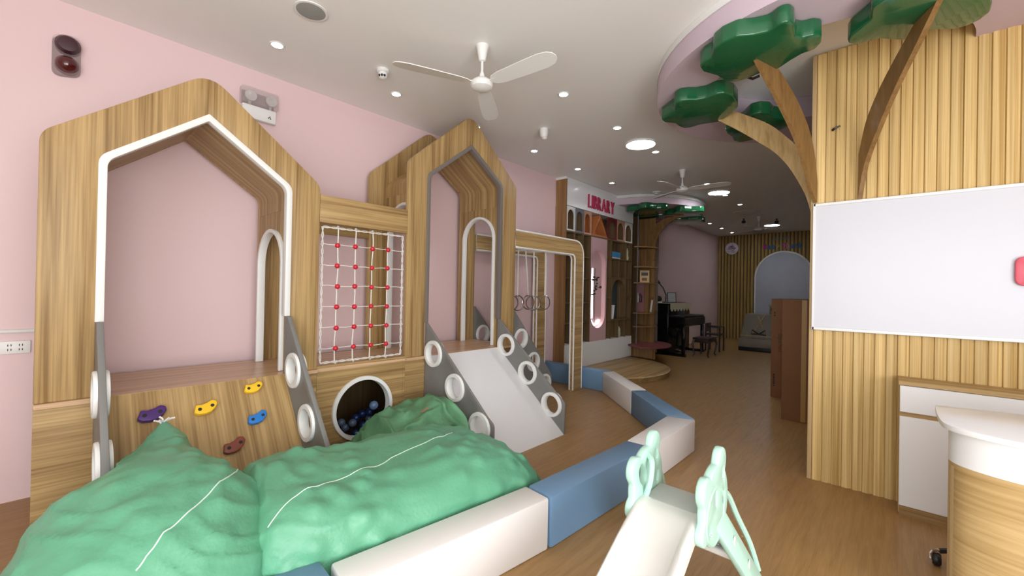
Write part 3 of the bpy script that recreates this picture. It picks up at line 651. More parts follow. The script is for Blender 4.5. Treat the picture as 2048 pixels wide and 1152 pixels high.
obj('triangle_back', M().box(WX + .015, WX + .028, A_, B_, Z1, Z2), 'arch_orange', lb)
def shelf(y0, y1, z, m_='unit_wood'): obj('shelf', M().box(WX + .012, LX - .004, y0, y1, z - .012, z + .012, .001, 1), m_, lb)
def upright(y, z0, z1): obj('upright', M().box(WX + .012, LX - .006, y - .012, y + .012, z0, z1, .001, 1), 'unit_wood', lb)
shelf(5.99, 8.49, Z1 - .012)
for y in cols[1:3] + colsR[1:3]: upright(y, Z1, Z2)
for z in (2.135, 1.735, 1.29, .93): shelf(5.99, 6.80, z)
for y in (6.262, 6.543): upright(y, .552, Z1 - .025)
for y in (6.80, 7.425): upright(y, .552, Z1 - .025)
for z in (2.18, 1.80): shelf(7.437, 8.49, z)
for y0, y1 in ((7.437, 7.595), (8.25, 8.49)):
    for z in (1.38,): shelf(y0, y1, z)
shelf(7.437, 8.49, .92)
for y, z0, z1 in ((7.61, .552, Z1 - .025), (7.94, 1.812, 2.168), (8.24, .552, Z1 - .025), (7.93, .552, .908)): upright(y, z0, z1)
hole = [(7.645, .95)] + [(7.645, 1.46)] + circle(7.925, 1.46, .28, 20, PI, 0, ry=.30)[1:-1] + [(8.205, 1.46), (8.205, .95)]
obj('arch_insert', M().prism('x', LX - .09, LX - .01, [(7.622, .932), (8.228, .932), (8.228, 1.788), (7.622, 1.788)], [hole]), 'unit_wood', lb)
obj('arch_lining', M().prism('x', WX + .02, WX + .03, [(7.63, .935), (8.22, .935), (8.22, 1.785), (7.63, 1.785)]), 'arch_teal', lb)
stad = [(y, z) for y, z in circle(7.10, 1.06, .262, 20, PI, 2 * PI)] + [(y, z) for y, z in circle(7.10, 2.03, .262, 20, 0, PI)]
obj('niche_panel', M().prism('x', LX - .09, LX - .004, [(6.815, .552), (7.41, .552), (7.41, Z1 - .026), (6.815, Z1 - .026)], [stad]), 'pink_panel', lb, label='pink panel with a lit capsule-shaped niche')
obj('niche_back', M().box(LX - .12, LX - .0905, 6.815, 7.41, .56, Z1 - .03), 'pink_panel', lb)
obj('led_glow', M().tube([(LX - .06, 6.965, .99), (LX - .06, 6.965, 1.95)], .016, 8), 'niche_led_glow', lb)
obj('led_glow', M().tube([(LX - .07, 7.10 + .20 * math.cos(a), 1.06 + .20 * math.sin(a)) for a in [PI * (1.2 + .6 * k / 10) for k in range(11)]], .02, 8), 'niche_led_glow', lb)  # glowing arc added for the pool of light at the niche bottom
# things kept on the library shelves
t = thing('dried_plant', 'dark spray of leaves on a thin stem in the lit pink niche', 'plant', (LX - .06, 6.93, .80))
obj('stem', M().tube([(LX - .025, 7.0, .85), (LX - .02, 6.995, 1.3), (LX - .02, 6.99, 1.95)], .006, 6), 'plant_dark', t)
rn = random.Random(5)
for k in range(16):
    an = rn.uniform(0, 6.28); rr_ = rn.uniform(.02, .12); z = rn.uniform(1.44, 1.80)
    c = Vector((LX + .0 + .05 * math.cos(an) * .4, 6.98 + rr_ * math.sin(an), z))
    obj('leaf', M().ball(c, .028, 8, (1, rn.uniform(.6, 1.3), rn.uniform(.4, .8))), 'plant_dark', t)
obj('twig', M().tube([(LX - .02, 6.99, 1.58), (LX - .02, 7.05, 1.57), (LX - .01, 7.18, 1.585)], .004, 5), 'plant_dark', t)
obj('leaf', M().ball((LX - .01, 7.19, 1.59), .026, 8), 'plant_dark', t)
t = thing('storage_box', 'blue box lying on the library shelf below the red arch', 'box', (LX - .11, 7.85, 2.193))
obj('box_body', M().box(LX - .19, LX - .02, 7.66, 8.01, 2.217, 2.33, .004), 'book_blue', t); obj('white_base', M().box(LX - .185, LX - .025, 7.665, 8.005, 2.193, 2.217), 'arch_white', t)
t = thing('soft_toy', 'small pale yellow eared figure at the right end of the library shelf', 'toy', (LX - .08, 8.36, 2.192))
obj('body', M().lathe([(.05, 0), (.065, .05), (.05, .13), (.055, .17), (.045, .22), (.0, .25)], (LX - .08, 8.36, 2.192), 16), 'cactus', t)
for s_ in (-1, 1): obj('ear', M().tube([(LX - .08, 8.36 + s_ * .025, 2.40), (LX - .075, 8.36 + s_ * .065, 2.46)], lambda u: .02 * (1 - .7 * u), 8), 'cactus', t)
for k, (y, tl) in enumerate(((7.67, .0), (7.73, .16))):
    o = obj('picture_book', M().box(-.07, .07, -.009, .009, 0, .30, .002, 1, tm=Matrix.Translation((LX - .085, y, .934)) @ Matrix.Rotation(tl * -1, 4, 'X')), 'arch_white')
    tag(o, ('thin white book standing upright in the dark arched cubby', 'thin white book leaning in the dark arched cubby')[k], 'book', 'white books in the dark arch')
t = thing('ornament', 'small patterned ornament in the bottom row of the library shelves', 'ornament', (LX - .08, 8.06, .553))
obj('pot', M().lathe([(.04, 0), (.055, .03), (.06, .08), (.05, .12), (.0, .12)], (LX - .08, 8.06, .553), 16), 'pot', t)
obj('lid', M().lathe([(.05, .12), (.055, .16), (.03, .22), (.0, .23)], (LX - .08, 8.06, .553), 16), 'cactus', t)
# ------------------------------------------------------------------ shelf tree at the end of the library
tr = thing('shelf_tree', 'timber tree-shaped corner shelf with round shelves under green leaf plates', 'shelf', (-4.3, 8.95, 0))
CX, CY = WX + .001, 8.98
for z in (2.50, 2.06, 1.71, 1.385, 1.05, .755):
    r = .57 if z != 1.385 else .50
    a0 = -1.05 if z != 1.385 else -.15
    obj('round_shelf', M().prism('z', z - .011, z + .011, [(CX, CY - .02)] + circle(CX, CY, r, 24, a0, PI / 2)), 'unit_side', tr)
obj('fin', M().box(CX, -3.885, CY + .06, CY + .085, .112, 3.18), 'unit_side', tr)
obj('fin', M().prism('z', .112, 3.18, [(CX, 8.72), (-4.09, 8.575), (-4.083, 8.60), (CX, 8.75)]), 'dark_z', tr)
obj('fin_edge', M().box(-4.09, -4.078, 8.572, 8.598, .112, 3.18), 'arch_grey', tr)
obj('fin', M().prism('z', .112, 3.18, [(CX, CY + .3), (CX, CY + .33), (-4.0, CY + .50), (-3.98, CY + .47)]), 'dark_z', tr)
obj('trunk_core', M().prism('z', .112, 3.2, [(CX, 8.56)] + circle(CX, CY, .25, 20, -PI / 2, PI / 2) + [(CX, 9.3)]), 'dark_z', tr)
obj('shelf_block', M().box(-4.12, -3.95, CY - .12, CY - .10, 1.06, 1.70), 'unit_side', tr)
st_ = [(CX, 8.53)] + [(x, y) for x, y in circle(-4.22, 8.72, .80, 40, -.95, PI / 2) if y > 8.53 or x > -4.15] + [(CX, 9.5)]
obj('seat_top', M().prism('z', .345, .38, rounded(st_, .02, 2), bev=.006), 'seat_red', tr, label='dark red rounded bench seat')
obj('seat_support', M().prism('z', .112, .345, [(CX, 8.60), (-3.62, 8.42), (-3.60, 8.46), (CX, 8.66)]), 'unit_side', tr)
brp = [(-3.885, 2.2), (-3.885, 2.55), (-3.80, 2.80), (-3.62, 3.02), (-3.38, 3.13), (-3.22, 3.175), (-3.38, 3.175), (-3.62, 3.15), (-3.86, 3.05), (-4.02, 2.82), (-4.05, 2.55), (-4.05, 2.2)]
obj('branch', M().prism('y', CY + .03, CY + .058, rounded(brp, .1, 5)), 'branch_dark', tr)
def leaf(parent, pts, z0, z1, rad=.09): return obj('leaf_plate', M().prism('z', z0, z1, rounded(pts, rad, 5), bev=.012), 'leaf_green', parent, smooth=55)
def blob(cx, cy, r, n, amp, ph): return [(cx + r * (1 + amp * math.cos(n * a + ph)) * math.cos(a), cy + r * (1 + amp * math.cos(n * a + ph)) * math.sin(a)) for a in [2 * PI * k / 30 for k in range(30)]]
leaf(tr, blob(-3.70, 8.22, .37, 5, .16, .4), 3.175, 3.29, .04)
leaf(tr, blob(-3.22, 8.98, .36, 5, .16, 1.2), 3.175, 3.29, .04); leaf(tr, blob(-3.55, 9.95, .40, 5, .16, 2.2), 3.175, 3.29, .04)
leaf(tr, [(max(x, WX + .02), y) for x, y in blob(-4.02, 9.1, .35, 5, .16, .4)], 3.21, 3.29, .04)
t = thing('extinguisher_board', 'dark red fire extinguisher board in the shelf tree', 'fire extinguisher', (-4.1, 8.75, 1.06))
obj('board', M().prism('z', 1.064, 1.697, [(-4.30, 8.66), (-4.02, 8.80), (-4.03, 8.82), (-4.31, 8.68)]), 'arch_red', t)
for k in (0, 1):
    c = (-4.13 + .05 * k, 8.715 + .025 * k, 1.28)
    obj('cylinder', M().lathe([(.03, 0), (.034, .02), (.034, .14), (.02, .17), (.010, .19), (.012, .21), (0, .215)], c, 14), ('lamp_grey', 'alarm_dark')[k], t)
o = obj('picture_book', M().box(-.10, .10, -.010, .010, 0, .27, .003, 1, tm=Matrix.Translation((-3.98, 8.72, 1.722)) @ Matrix.Rotation(.5, 4, 'Z') @ Matrix.Rotation(-.12, 4, 'X')), 'edge_wood'); tag(o, 'cream picture card standing on a middle shelf of the shelf tree', 'book')
obj('dark_print', M().box(-.07, .07, -.0125, -.0105, .15, .22, tm=Matrix.Translation((-3.98, 8.72, 1.722)) @ Matrix.Rotation(.5, 4, 'Z') @ Matrix.Rotation(-.12, 4, 'X')), 'dark_wood', o)
obj('brown_print', M().box(-.06, .05, -.0125, -.0105, .04, .10, tm=Matrix.Translation((-3.98, 8.72, 1.722)) @ Matrix.Rotation(.5, 4, 'Z') @ Matrix.Rotation(-.12, 4, 'X')), 'card', o)
o = obj('picture_book', M().box(-.02, .02, -.008, .008, 0, .27, .002, 1, tm=Matrix.Translation((-3.95, 8.99, 1.066)) @ Matrix.Rotation(.13, 4, 'Y')), 'arch_white'); tag(o, 'thin white book leaning at the right of the shelf tree above the piano level', 'book')
# ------------------------------------------------------------------ piano corner
pn = thing('upright_piano', 'black upright piano with lace cloth against the pink wall', 'piano', (-4.0, 10.7, 0))
obj('case', M().box(-4.38, -3.93, 9.95, 11.40, 0, 1.225, .01), 'black_gloss', pn)
obj('lid', M().box(-4.385, -3.90, 9.93, 11.42, 1.225, 1.25, .006), 'black_gloss', pn)
obj('key_bed', M().prism('y', 9.97, 11.38, rounded([(-3.93, .66), (-3.58, .70), (-3.53, .74), (-3.53, .90), (-3.58, .94), (-3.93, .94)], .02)), 'black_gloss', pn)
obj('fallboard', M().box(-3.93, -3.56, 9.96, 11.39, .935, .965, .01), 'black', pn)
for y in (9.97, 11.30):
    obj('leg', M().box(-3.62, -3.55, y, y + .08, .03, .70, .006), 'black_gloss', pn); obj('toe_block', M().box(-3.93, -3.52, y, y + .08, 0, .06, .006), 'black_gloss', pn)
for k in range(3): obj('pedal', M().box(-3.93, -3.84, 10.60 + k * .08, 10.63 + k * .08, .05, .065, .004), 'chrome', pn)
lc = thing('lace_cloth', 'cream lace cloth with scalloped edge over the piano top', 'cloth', (-3.95, 10.6, 1.25))
obj('cloth_top', M().box(-4.30, -3.888, 9.94, 11.38, 1.251, 1.257), 'lace', lc)
sc_ = [(9.98, 1.255)] + [(9.98 + 1.4 * (k + u) / 7, 1.125 - .075 * math.sin(PI * u)) for k in range(7) for u in (0, .25, .5, .75)] + [(11.38, 1.125), (11.38, 1.255)]
obj('scalloped_drop', M().prism('x', -3.893, -3.887, sc_), 'lace', lc)
t = thing('desk_lamp', 'black lamp with a curved neck standing on the piano', 'lamp', (-4.12, 10.25, 1.257))
obj('base', M().lathe([(.09, 0), (.09, .02), (.02, .035), (0, .035)], (-4.12, 10.25, 1.257), 20), 'black', t)
obj('neck', M().tube([(-4.12, 10.25, 1.28), (-4.10, 10.22, 1.45), (-4.13, 10.12, 1.62), (-4.20, 10.0, 1.76)], .013, 8), 'black', t)
obj('head', M().tube([(-4.19, 10.02, 1.74), (-4.22, 9.94, 1.80)], lambda u: .03 + .012 * u, 10), 'black', t)
t = thing('photo_frame', 'small grey picture frame leaning on top of the piano', 'picture frame', (-4.1, 10.1, 1.257))
Rm = Matrix.Translation((-4.02, 10.40, 1.258)) @ Matrix.Rotation(.6, 4, 'Z') @ Matrix.Rotation(-.25, 4, 'X')
obj('frame', M().box(-.11, .11, -.01, .01, 0, .27, .004, 1, tm=Rm), 'black', t); obj('picture', M().box(-.09, .09, -.013, -.0102, .02, .25, tm=Rm), 'speaker_grey', t)
t = thing('table_speaker', 'small black box on the piano right of the lamp', 'speaker', (-4.1, 10.6, 1.257))
obj('body', M().box(-4.17, -4.05, 10.52, 10.66, 1.257, 1.42, .008), 'black', t); obj('cone', M().lathe([(.045, 0), (.045, .004), (.02, .006), (0, .001)], (-4.05, 10.59, 1.33), 16, tm=Matrix.Rotation(PI / 2, 4, 'Y')), 'alarm_dark', t)
t = thing('glass_ornament', 'small round ornament with white foot at the left end of the piano top', 'ornament', (-4.2, 10.0, 1.257))
obj('foot', M().lathe([(.08, 0), (.08, .03), (.05, .035), (0, .035)], (-4.2, 10.02, 1.257), 18), 'arch_white', t); obj('globe', M().ball((-4.2, 10.02, 1.355), .075, 16), 'black_gloss', t)
o = obj('sheet_music', M().box(-4.12, -3.94, 10.75, 11.1, 1.2572, 1.268, .002, 1), 'black'); tag(o, 'thin dark folder lying flat on the piano cloth', 'folder')
ps = thing('piano_stool', 'dark wooden piano stool with curved legs in front of the piano', 'stool', (-3.28, 10.55, 0))
obj('seat', M().box(-3.47, -3.09, 10.28, 10.86, .41, .455, .015, 3), 'dark_wood', ps); obj('apron', M().box(-3.44, -3.12, 10.31, 10.83, .34, .41, .005), 'dark_wood', ps)
for x, y in ((-3.44, 10.31), (-3.12, 10.31), (-3.44, 10.83), (-3.12, 10.83)):
    dx, dy = math.copysign(1, x + 3.28), math.copysign(1, y - 10.57)
    obj('leg', M().tube([(x, y, .40), (x + dx * .025, y + dy * .025, .30), (x + dx * .005, y + dy * .005, .14), (x - dx * .01, y - dy * .01, .05), (x + dx * .015, y + dy * .015, 0.012)], lambda u: .026 - .012 * u, 8), 'dark_wood', ps)
ch = thing('dark_chair', 'dark chair half hidden between the piano and its stool', 'chair', (-3.42, 11.8, 0))
obj('seat', M().box(-3.60, -3.22, 11.6, 12.0, .42, .455, .01), 'dark_wood', ch); obj('backrest', M().box(-3.60, -3.57, 11.6, 12.0, .5, .72, .008), 'dark_wood', ch)
for x, y, h in ((-3.58, 11.62, .72), (-3.58, 11.98, .72), (-3.24, 11.62, .62), (-3.24, 11.98, .62)): obj('leg', M().box(x - .016, x + .016, y - .016, y + .016, 0, h, .003, 1), 'dark_wood', ch)
for y in (11.62, 11.98): obj('armrest', M().box(-3.60, -3.22, y - .018, y + .018, .62, .645, .005), 'dark_wood', ch)
# far end: podium, wrapped goods, badge, sign
pd = thing('podium', 'low curved timber podium at the foot of the far clad wall', 'podium', (-2.6, 14.2, 0))
obj('podium_body', M().prism('z', 0, .15, [(-1.0, FY - .12), (-3.35, FY - .12)] + [(-2.0 - 1.35 * math.cos(a), FY - .13 - 1.75 * math.sin(a)) for a in [PI / 2 * k / 16 for k in range(1, 17)]] + [(-1.0, 13.70)]), 'oak_x', pd)
obj('podium_top', M().prism('z', .15, .175, [(-1.0, FY - .12), (-3.37, FY - .12)] + [(-2.0 - 1.37 * math.cos(a), FY - .13 - 1.78 * math.sin(a)) for a in [PI / 2 * k / 16 for k in range(1, 17)]] + [(-1.0, 13.68)]), 'oak_x', pd)
wp = thing('wrapped_bundle', 'grey plastic wrapped bundle tied with cord in front of the far arch', 'bundle', (-2.5, 12.75, 0))
obj('pallet', M().box(-3.0, -1.9, 12.45, 13.25, 0, .10, .01), 'black', wp); obj('lower_box', M().box(-3.0, -1.9, 12.43, 13.3, .10, .34, .03), 'wrap_grey', wp)
obj('upper_box', M().hull([(-2.98, 12.55, .34), (-1.9, 12.55, .34), (-2.98, 13.3, .34), (-1.9, 13.3, .34), (-2.92, 12.85, .98), (-1.9, 12.85, .98), (-2.92, 13.25, .98), (-1.9, 13.25, .98)], .03), 'wrap_grey', wp)
for a, b in (((-2.75, 12.54, .36), (-2.45, 12.83, .96)), ((-2.35, 12.54, .36), (-2.62, 12.82, .93)), ((-2.98, 12.56, .40), (-1.9, 12.56, .40))): obj('cord', M().tube([a, b], .012, 6), 'edge_wood', wp)
obj('bow', M().tube([(-2.56, 12.60, .46), (-2.70, 12.58, .56), (-2.72, 12.57, .45), (-2.54, 12.585, .46), (-2.40, 12.57, .56), (-2.38, 12.56, .44), (-2.56, 12.57, .46)], .02, 6), 'dark_wood', wp)
t = thing('small_crate', 'small pale crate behind the tall carton near the far arch', 'crate', (-2.2, 13.2, .98))
obj('crate_body', M().box(-2.38, -1.95, 12.95, 13.22, .982, 1.2, .01), 'wrap_grey', t); obj('crate_lid', M().box(-2.40, -1.93, 12.93, 13.24, 1.2, 1.24, .006), 'edge_wood', t); obj('slot', M().box(-2.34, -2.0, 12.945, 12.955, 1.08, 1.15), 'dark_wood', t)
t = thing('round_badge', 'round white badge with a purple emblem on the far clad wall', 'sign', (-3.96, FY - .066, 3.05))
R90 = Matrix.Rotation(PI / 2, 4, 'X')
obj('disc', M().lathe([(0, 0), (.20, 0), (.205, .012), (.20, .03), (0, .03)], (-3.96, FY - .066, 3.05), 40, tm=R90), 'logo_white', t)
yb = FY - .098
def strip(pts, r, m_): obj('emblem_stroke', M().tube([(-3.96 + x, yb, 3.05 + z) for x, z in pts], r, 6, flat=.5), m_, t)
strip([(-.10, .03), (-.02, .07), (.03, .10), (.05, .06)], .018, 'logo_purple'); strip([(-.03, .05), (.04, .05), (.09, .03)], .020, 'logo_purple')
strip([(-.09, .00), (.0, .01), (.08, -.02), (.11, .02)], .020, 'logo_purple'); strip([(-.15, -.04), (-.06, -.03), (.03, -.06), (.08, -.05)], .014, 'logo_purple')
strip([(-.15, -.09), (-.05, -.08), (.05, -.12), (.12, -.10)], .012, 'sign_blue'); strip([(-.02, .09), (.02, .02), (.07, -.02)], .012, 'logo_purple'); strip([(-.11, -.135), (0, -.14), (.09, -.145)], .008, 'logo_purple')
sn = thing('wall_sign', 'coloured letter sign above the arch on the far clad wall', 'sign', (-2.5, FY - .03, 3.05))
def ps_(x, y, z): return (-3.03 + x, FY - .085 - z, 2.975 + y)
cm = ['sign_pink', 'sign_blue', 'sign_blue', 'sign_gold', 'sign_pink', 'sign_rose', 'sign_blue', 'sign_blue', 'sign_blue']
letters('Baby Shark', .24, ps_, .03, sn, lambda i: cm[i if i < 4 else i - 1], width=.78, gap=.10, off=.008)
def pq(x, y, z): return (-2.78 + x, FY - .085 - z, 3.215 + y + .05 * math.sin(max(0, min(1, x / .55)) * PI))
letters('MẦM NON', .125, pq, .02, sn, lambda i: 'sign_grey', width=.80, gap=.09)
# ------------------------------------------------------------------ cartons behind the partition
c1 = thing('tall_carton', 'tall brown carton printed with vertical lettering behind the partition', 'carton', (-.9, 7.4, 0))
obj('carton_body', M().box(-1.285, -.55, 7.15, 7.7, 0, 1.445, .006), 'card', c1)
def pc(x, y, z): return (-1.19 + y, 7.1485 - z * .2, .93 - x)
letters('Digital Piano', .062, pc, .004, c1, lambda i: 'ink', width=.82, gap=.07)
for k, (z, w) in enumerate(((.33, .012), (.29, .02), (.25, .014), (.21, .02), (.17, .008), (1.24, .012), (1.20, .010))): obj('print_mark', M().box(-1.255, -1.232, 7.148, 7.150, z - w, z + w), 'ink', c1)
c2 = thing('tall_carton', 'plain tall brown carton with a tape strip, nearest the partition', 'carton', (-.6, 6.2, 0))
obj('carton_body', M().box(-.955, -.35, 5.95, 6.50, 0, 1.452, .006), 'card', c2); obj('tape_strip', M().box(-.76, -.71, 5.9485, 5.95, .01, 1.445), 'tape', c2)
obj('flap_seam', M().box(-.955, -.35, 6.22, 6.23, 1.4515, 1.4535), 'ink', c2)
# ------------------------------------------------------------------ partition wall: whiteboard, wall tree
wb = thing('whiteboard', 'large whiteboard fixed across the slatted partition', 'whiteboard', (.5, PY, 1.74))
obj('board', M().box(-.452, 1.6, PY - .03, PY - .008, 1.245, 2.232), 'white_board', wb)
for n_, a in (('top_rail', (-.465, 1.61, 2.228, 2.252)), ('bottom_rail', (-.465, 1.61, 1.225, 1.25)), ('end_rail', (-.468, -.449, 1.225, 2.252)), ('end_rail', (1.595, 1.615, 1.225, 2.252))):
    obj(n_, M().box(a[0], a[1], PY - .036, PY - .006, a[2], a[3], .003, 1), 'white_gloss', wb)
o = obj('eraser', M().prism('y', PY - .062, PY - .03, rounded([(.598, 1.588), (.80, 1.588), (.80, 1.778), (.598, 1.778)], .05), bev=.006), 'red_plate'); tag(o, 'red rounded magnet on the right of the whiteboard', 'magnet')
o = obj('wall_hook', M().tube([(-.35, PY - .012, 2.835), (-.335, PY - .03, 2.842), (-.30, PY - .03, 2.853)], lambda u: .010 - .004 * u, 6), 'black'); tag(o, 'small black wire end poking from the partition slats', 'wire')
o = obj('cable_end', M().tube([(-.97, 4.16, CEIL - .005), (-.96, 4.15, CEIL - .05), (-.92, 4.16, CEIL - .075), (-.87, 4.17, CEIL - .06)], .012, 6), 'black'); tag(o, 'short black cable end hanging inside the ring soffit', 'cable')
wt = thing('wall_tree', 'decorative tree of green leaf plates and curved timber branches on the partition', 'decoration', (-.47, PY, 2.25))
LF = [[(-1.051, 3.169), (-1.056, 3.262), (-.992, 3.39), (-.976, 3.505), (-.915, 3.588), (-.819, 3.58), (-.725, 3.556), (-.63, 3.576), (-.535, 3.498), (-.462, 3.451), (-.391, 3.447), (-.348, 3.378), (-.338, 3.292), (-.379, 3.243), (-.434, 3.236), (-.463, 3.185), (-.452, 3.042), (-.47, 2.985), (-.518, 2.975), (-.577, 3.023), (-.658, 2.999), (-.745, 2.946), (-.84, 2.96), (-.907, 3.004), (-.945, 3.094), (-1.006, 3.123)],
      [(-1.641, 3.899), (-1.654, 3.987), (-1.578, 4.086), (-1.578, 4.181), (-1.558, 4.268), (-1.495, 4.288), (-1.4, 4.271), (-1.309, 4.296), (-1.23, 4.318), (-1.093, 4.188), (-1.02, 4.088), (-.989, 3.963), (-.987, 3.823), (-1.026, 3.715), (-1.092, 3.694), (-1.175, 3.722), (-1.247, 3.705), (-1.308, 3.654), (-1.38, 3.632), (-1.428, 3.672), (-1.471, 3.777), (-1.555, 3.839)],
      [(-1.254, 4.565), (-1.268, 4.697), (-1.253, 4.816), (-1.272, 4.958), (-1.23, 5.048), (-1.139, 5.052), (-1.045, 5.03), (-.848, 4.937), (-.716, 4.814), (-.693, 4.689), (-.774, 4.605), (-.819, 4.533), (-.833, 4.403), (-.895, 4.335), (-.972, 4.338), (-1.028, 4.413), (-1.09, 4.506), (-1.176, 4.512)],
      [(-.218, 3.454), (-.216, 3.506), (-.18, 3.552), (-.123, 3.559), (-.062, 3.563), (-.019, 3.616), (.046, 3.679), (.089, 3.684), (.169, 3.645), (.282, 3.73), (.331, 3.739), (.387, 3.703), (.419, 3.637), (.415, 3.545), (.395, 3.433), (.282, 3.214), (.149, 3.089), (.064, 3.085), (-.001, 3.082), (-.057, 3.116), (-.092, 3.149), (-.102, 3.285), (-.143, 3.335), (-.201, 3.406)]]
for L_ in LF: leaf(wt, L_, 3.17, 3.288, .05)
def smooth(pts, n=6):
    out = []
    for i in range((len(pts) - 1) * n + 1): out.append(tuple(catmull(pts, i / ((len(pts) - 1) * n))))
    return out
b1 = smooth([(-1.40, 3.288), (-1.222, 3.16), (-1.046, 3.02), (-.881, 2.875), (-.763, 2.762), (-.667, 2.63), (-.593, 2.49), (-.531, 2.343), (-.495, 2.20)], 4) + smooth([(-.47, 2.30), (-.472, 2.578), (-.578, 2.748), (-.652, 2.851), (-.804, 3.02), (-1.007, 3.164), (-1.20, 3.288)], 4)
obj('branch', M().prism('y', PY + .065, PY + .095, b1), 'branch_wood', wt)
def board(base, d, lower, upper, m_, th=.026):
    d = Vector((*d, 0)).normalized(); n = Vector((-d.y, d.x, 0))
    mtx = Matrix((d, n, Vector((0, 0, 1)))).transposed().to_4x4(); mtx.translation = (*base, 0)
    obj('branch', M().prism('y', -th / 2, th / 2, smooth(lower, 4) + smooth(upper, 4), tm=mtx), m_, wt)
board((-.45, PY - .015), (-.3, -.95), [(.926, 3.186), (.80, 3.09), (.66, 2.99), (.54, 2.895), (.40, 2.775), (.273, 2.635), (.18, 2.49), (.10, 2.35), (.012, 2.262)], [(.012, 2.43), (.055, 2.62), (.115, 2.76), (.20, 2.88), (.355, 3.02), (.51, 3.12), (.66, 3.20)], 'branch_dark')
board((-.175, PY - .02), (.39, -.92), [(.004, 2.256), (.102, 2.494), (.316, 2.714), (.535, 2.894), (.751, 3.035), (.96, 3.18)], [(.86, 3.22), (.70, 3.16), (.48, 3.06), (.275, 2.945), (.11, 2.80), (.01, 2.60)], 'branch_dark', .03)
# ------------------------------------------------------------------ cabinet and reception desk
cb = thing('wall_cabinet', 'low white cabinet with timber top against the slatted partition', 'cabinet', (.8, 4.08, 0))
CF = 3.95
obj('carcass', M().box(.062, 1.75, CF + .02, PY - .012, .012, .895), 'edge_wood', cb)
obj('top', M().box(.055, 1.76, CF - .005, PY - .008, .895, .925, .003, 1), 'oak_x', cb)
obj('kick_board', M().box(.066, 1.75, CF + .005, CF + .02, .0, .066), 'oak_x', cb)
obj('gap_rail', M().box(.066, 1.75, CF + .006, CF + .02, .67, .72), 'oak_x', cb)
for k in range(2): obj('drawer', M().box(.064 + k * .845, .064 + k * .845 + .842, CF, CF + .018, .712, .893, .002, 1), 'white_gloss', cb)
for k in range(4): obj('door', M().box(.064 + k * .4225, .064 + k * .4225 + .420, CF, CF + .018, .068, .682, .002, 1), 'white_gloss', cb)
dk = thing('reception_desk', 'curved reception desk with white top band and timber front', 'desk', (.7, 2.8, 0))
def desk_outline(i):
    a = [(.182 + i, 3.06 - i * .6), (.176 + i, 2.86), (.180 + i, 2.70), (.196 + i * .9, 2.635 + i * .5), (.232 + i * .6, 2.588 + i * .8), (.30 + i * .3, 2.545 + i), (.39, 2.512 + i), (.55, 2.478 + i), (.75, 2.455 + i), (1.0, 2.45 + i), (1.25, 2.47 + i), (1.5, 2.52 + i)]
    return a
def loop(i, back=True): return smooth(desk_outline(i), 3) + [(1.5, 3.25 - i), (.60, 3.165 - i)]
obj('worktop', M().prism('z', .925, .95, loop(0), bev=.004), 'white_gloss', dk)
def body(i): return smooth([(.240 + i, 3.04), (.221 + i, 2.86), (.206 + i, 2.73), (.212 + i, 2.67 + i), (.243, 2.618 + i), (.305, 2.572 + i), (.39, 2.538 + i), (.55, 2.503 + i), (.75, 2.48 + i), (1.0, 2.475 + i), (1.25, 2.495 + i), (1.48, 2.54 + i)], 3) + [(1.48, 3.22), (.60, 3.14)]
obj('white_band', M().prism('z', .782, .925, body(0)), 'white_gloss', dk)
obj('timber_front', M().prism('z', .0, .782, body(.004)), 'desk_wood', dk)
obj('end_panel', M().prism('z', 0, .766, [(.241, 3.035), (.207, 2.735), (.213, 2.675), (.232, 2.643), (.238, 2.66), (.222, 2.74), (.255, 3.035)]), 'edge_wood', dk)

t = thing('caster_wheel', 'dark chair caster with metal fork on the floor beside the desk end', 'caster', (.20, 3.36, 0))
obj('wheel', M().lathe([(.0, -.018), (.028, -.018), (.034, -.010), (.034, .010), (.028, .018), (0, .018)], (.215, 3.36, .035), 20, tm=Matrix.Rotation(PI / 2, 4, 'Y')), 'black', t)
obj('fork', M().tube([(.192, 3.34, .03), (.188, 3.345, .06), (.20, 3.36, .078), (.225, 3.37, .085)], .008, 8), 'chrome', t)
obj('stem', M().tube([(.225, 3.37, .08), (.30, 3.40, .10), (.36, 3.43, .11)], .014, 8), 'black', t)
# ------------------------------------------------------------------ toddler slide in the foreground
ts = thing('toddler_slide', 'small cream and mint toddler slide with bear-head side plates', 'slide', (-.83, 2.0, 0))
TX = -.828
path = smooth([(2.04, .497), (1.96, .488), (1.86, .445), (1.62, .325), (1.35, .19), (1.12, .085), (.98, .05), (.86, .045)], 5)
prof = [(-.142, -.055), (-.142, .018), (-.133, .028), (-.118, .027), (-.104, .010), (-.094, 0), (.094, 0), (.104, .010), (.118, .027), (.133, .028), (.142, .018), (.142, -.055), (.130, -.055), (.126, -.02), (-.126, -.02), (-.130, -.055)]
bm_ = M(); rows = []
for i, (y, z) in enumerate(path):
    y2, z2 = path[min(i + 1, len(path) - 1)]; y1, z1 = path[max(i - 1, 0)]; d = Vector((0, y2 - y1, z2 - z1)).normalized(); up = Vector((0, -d.z, d.y)); up = up if up.z > 0 else -up
    sc = .25 + .75 * min(1, max(0, (2.0 - y) / .2))
    rows.append([bm_.bm.verts.new(Vector((TX + x + (2 - y) * .02, y, z)) + up * (q * sc if q > 0 else q)) for x, q in prof])
for A, B in zip(rows, rows[1:]):
    for k in range(len(prof)): bm_.bm.faces.new((A[k], A[(k + 1) % len(prof)], B[(k + 1) % len(prof)], B[k]))
bm_.bm.faces.new(rows[0]); bm_.bm.faces.new(rows[-1][::-1]); bmesh.ops.recalc_face_normals(bm_.bm, faces=bm_.bm.faces[:])
obj('slide_chute', bm_, 'toy_cream', ts, smooth=50)
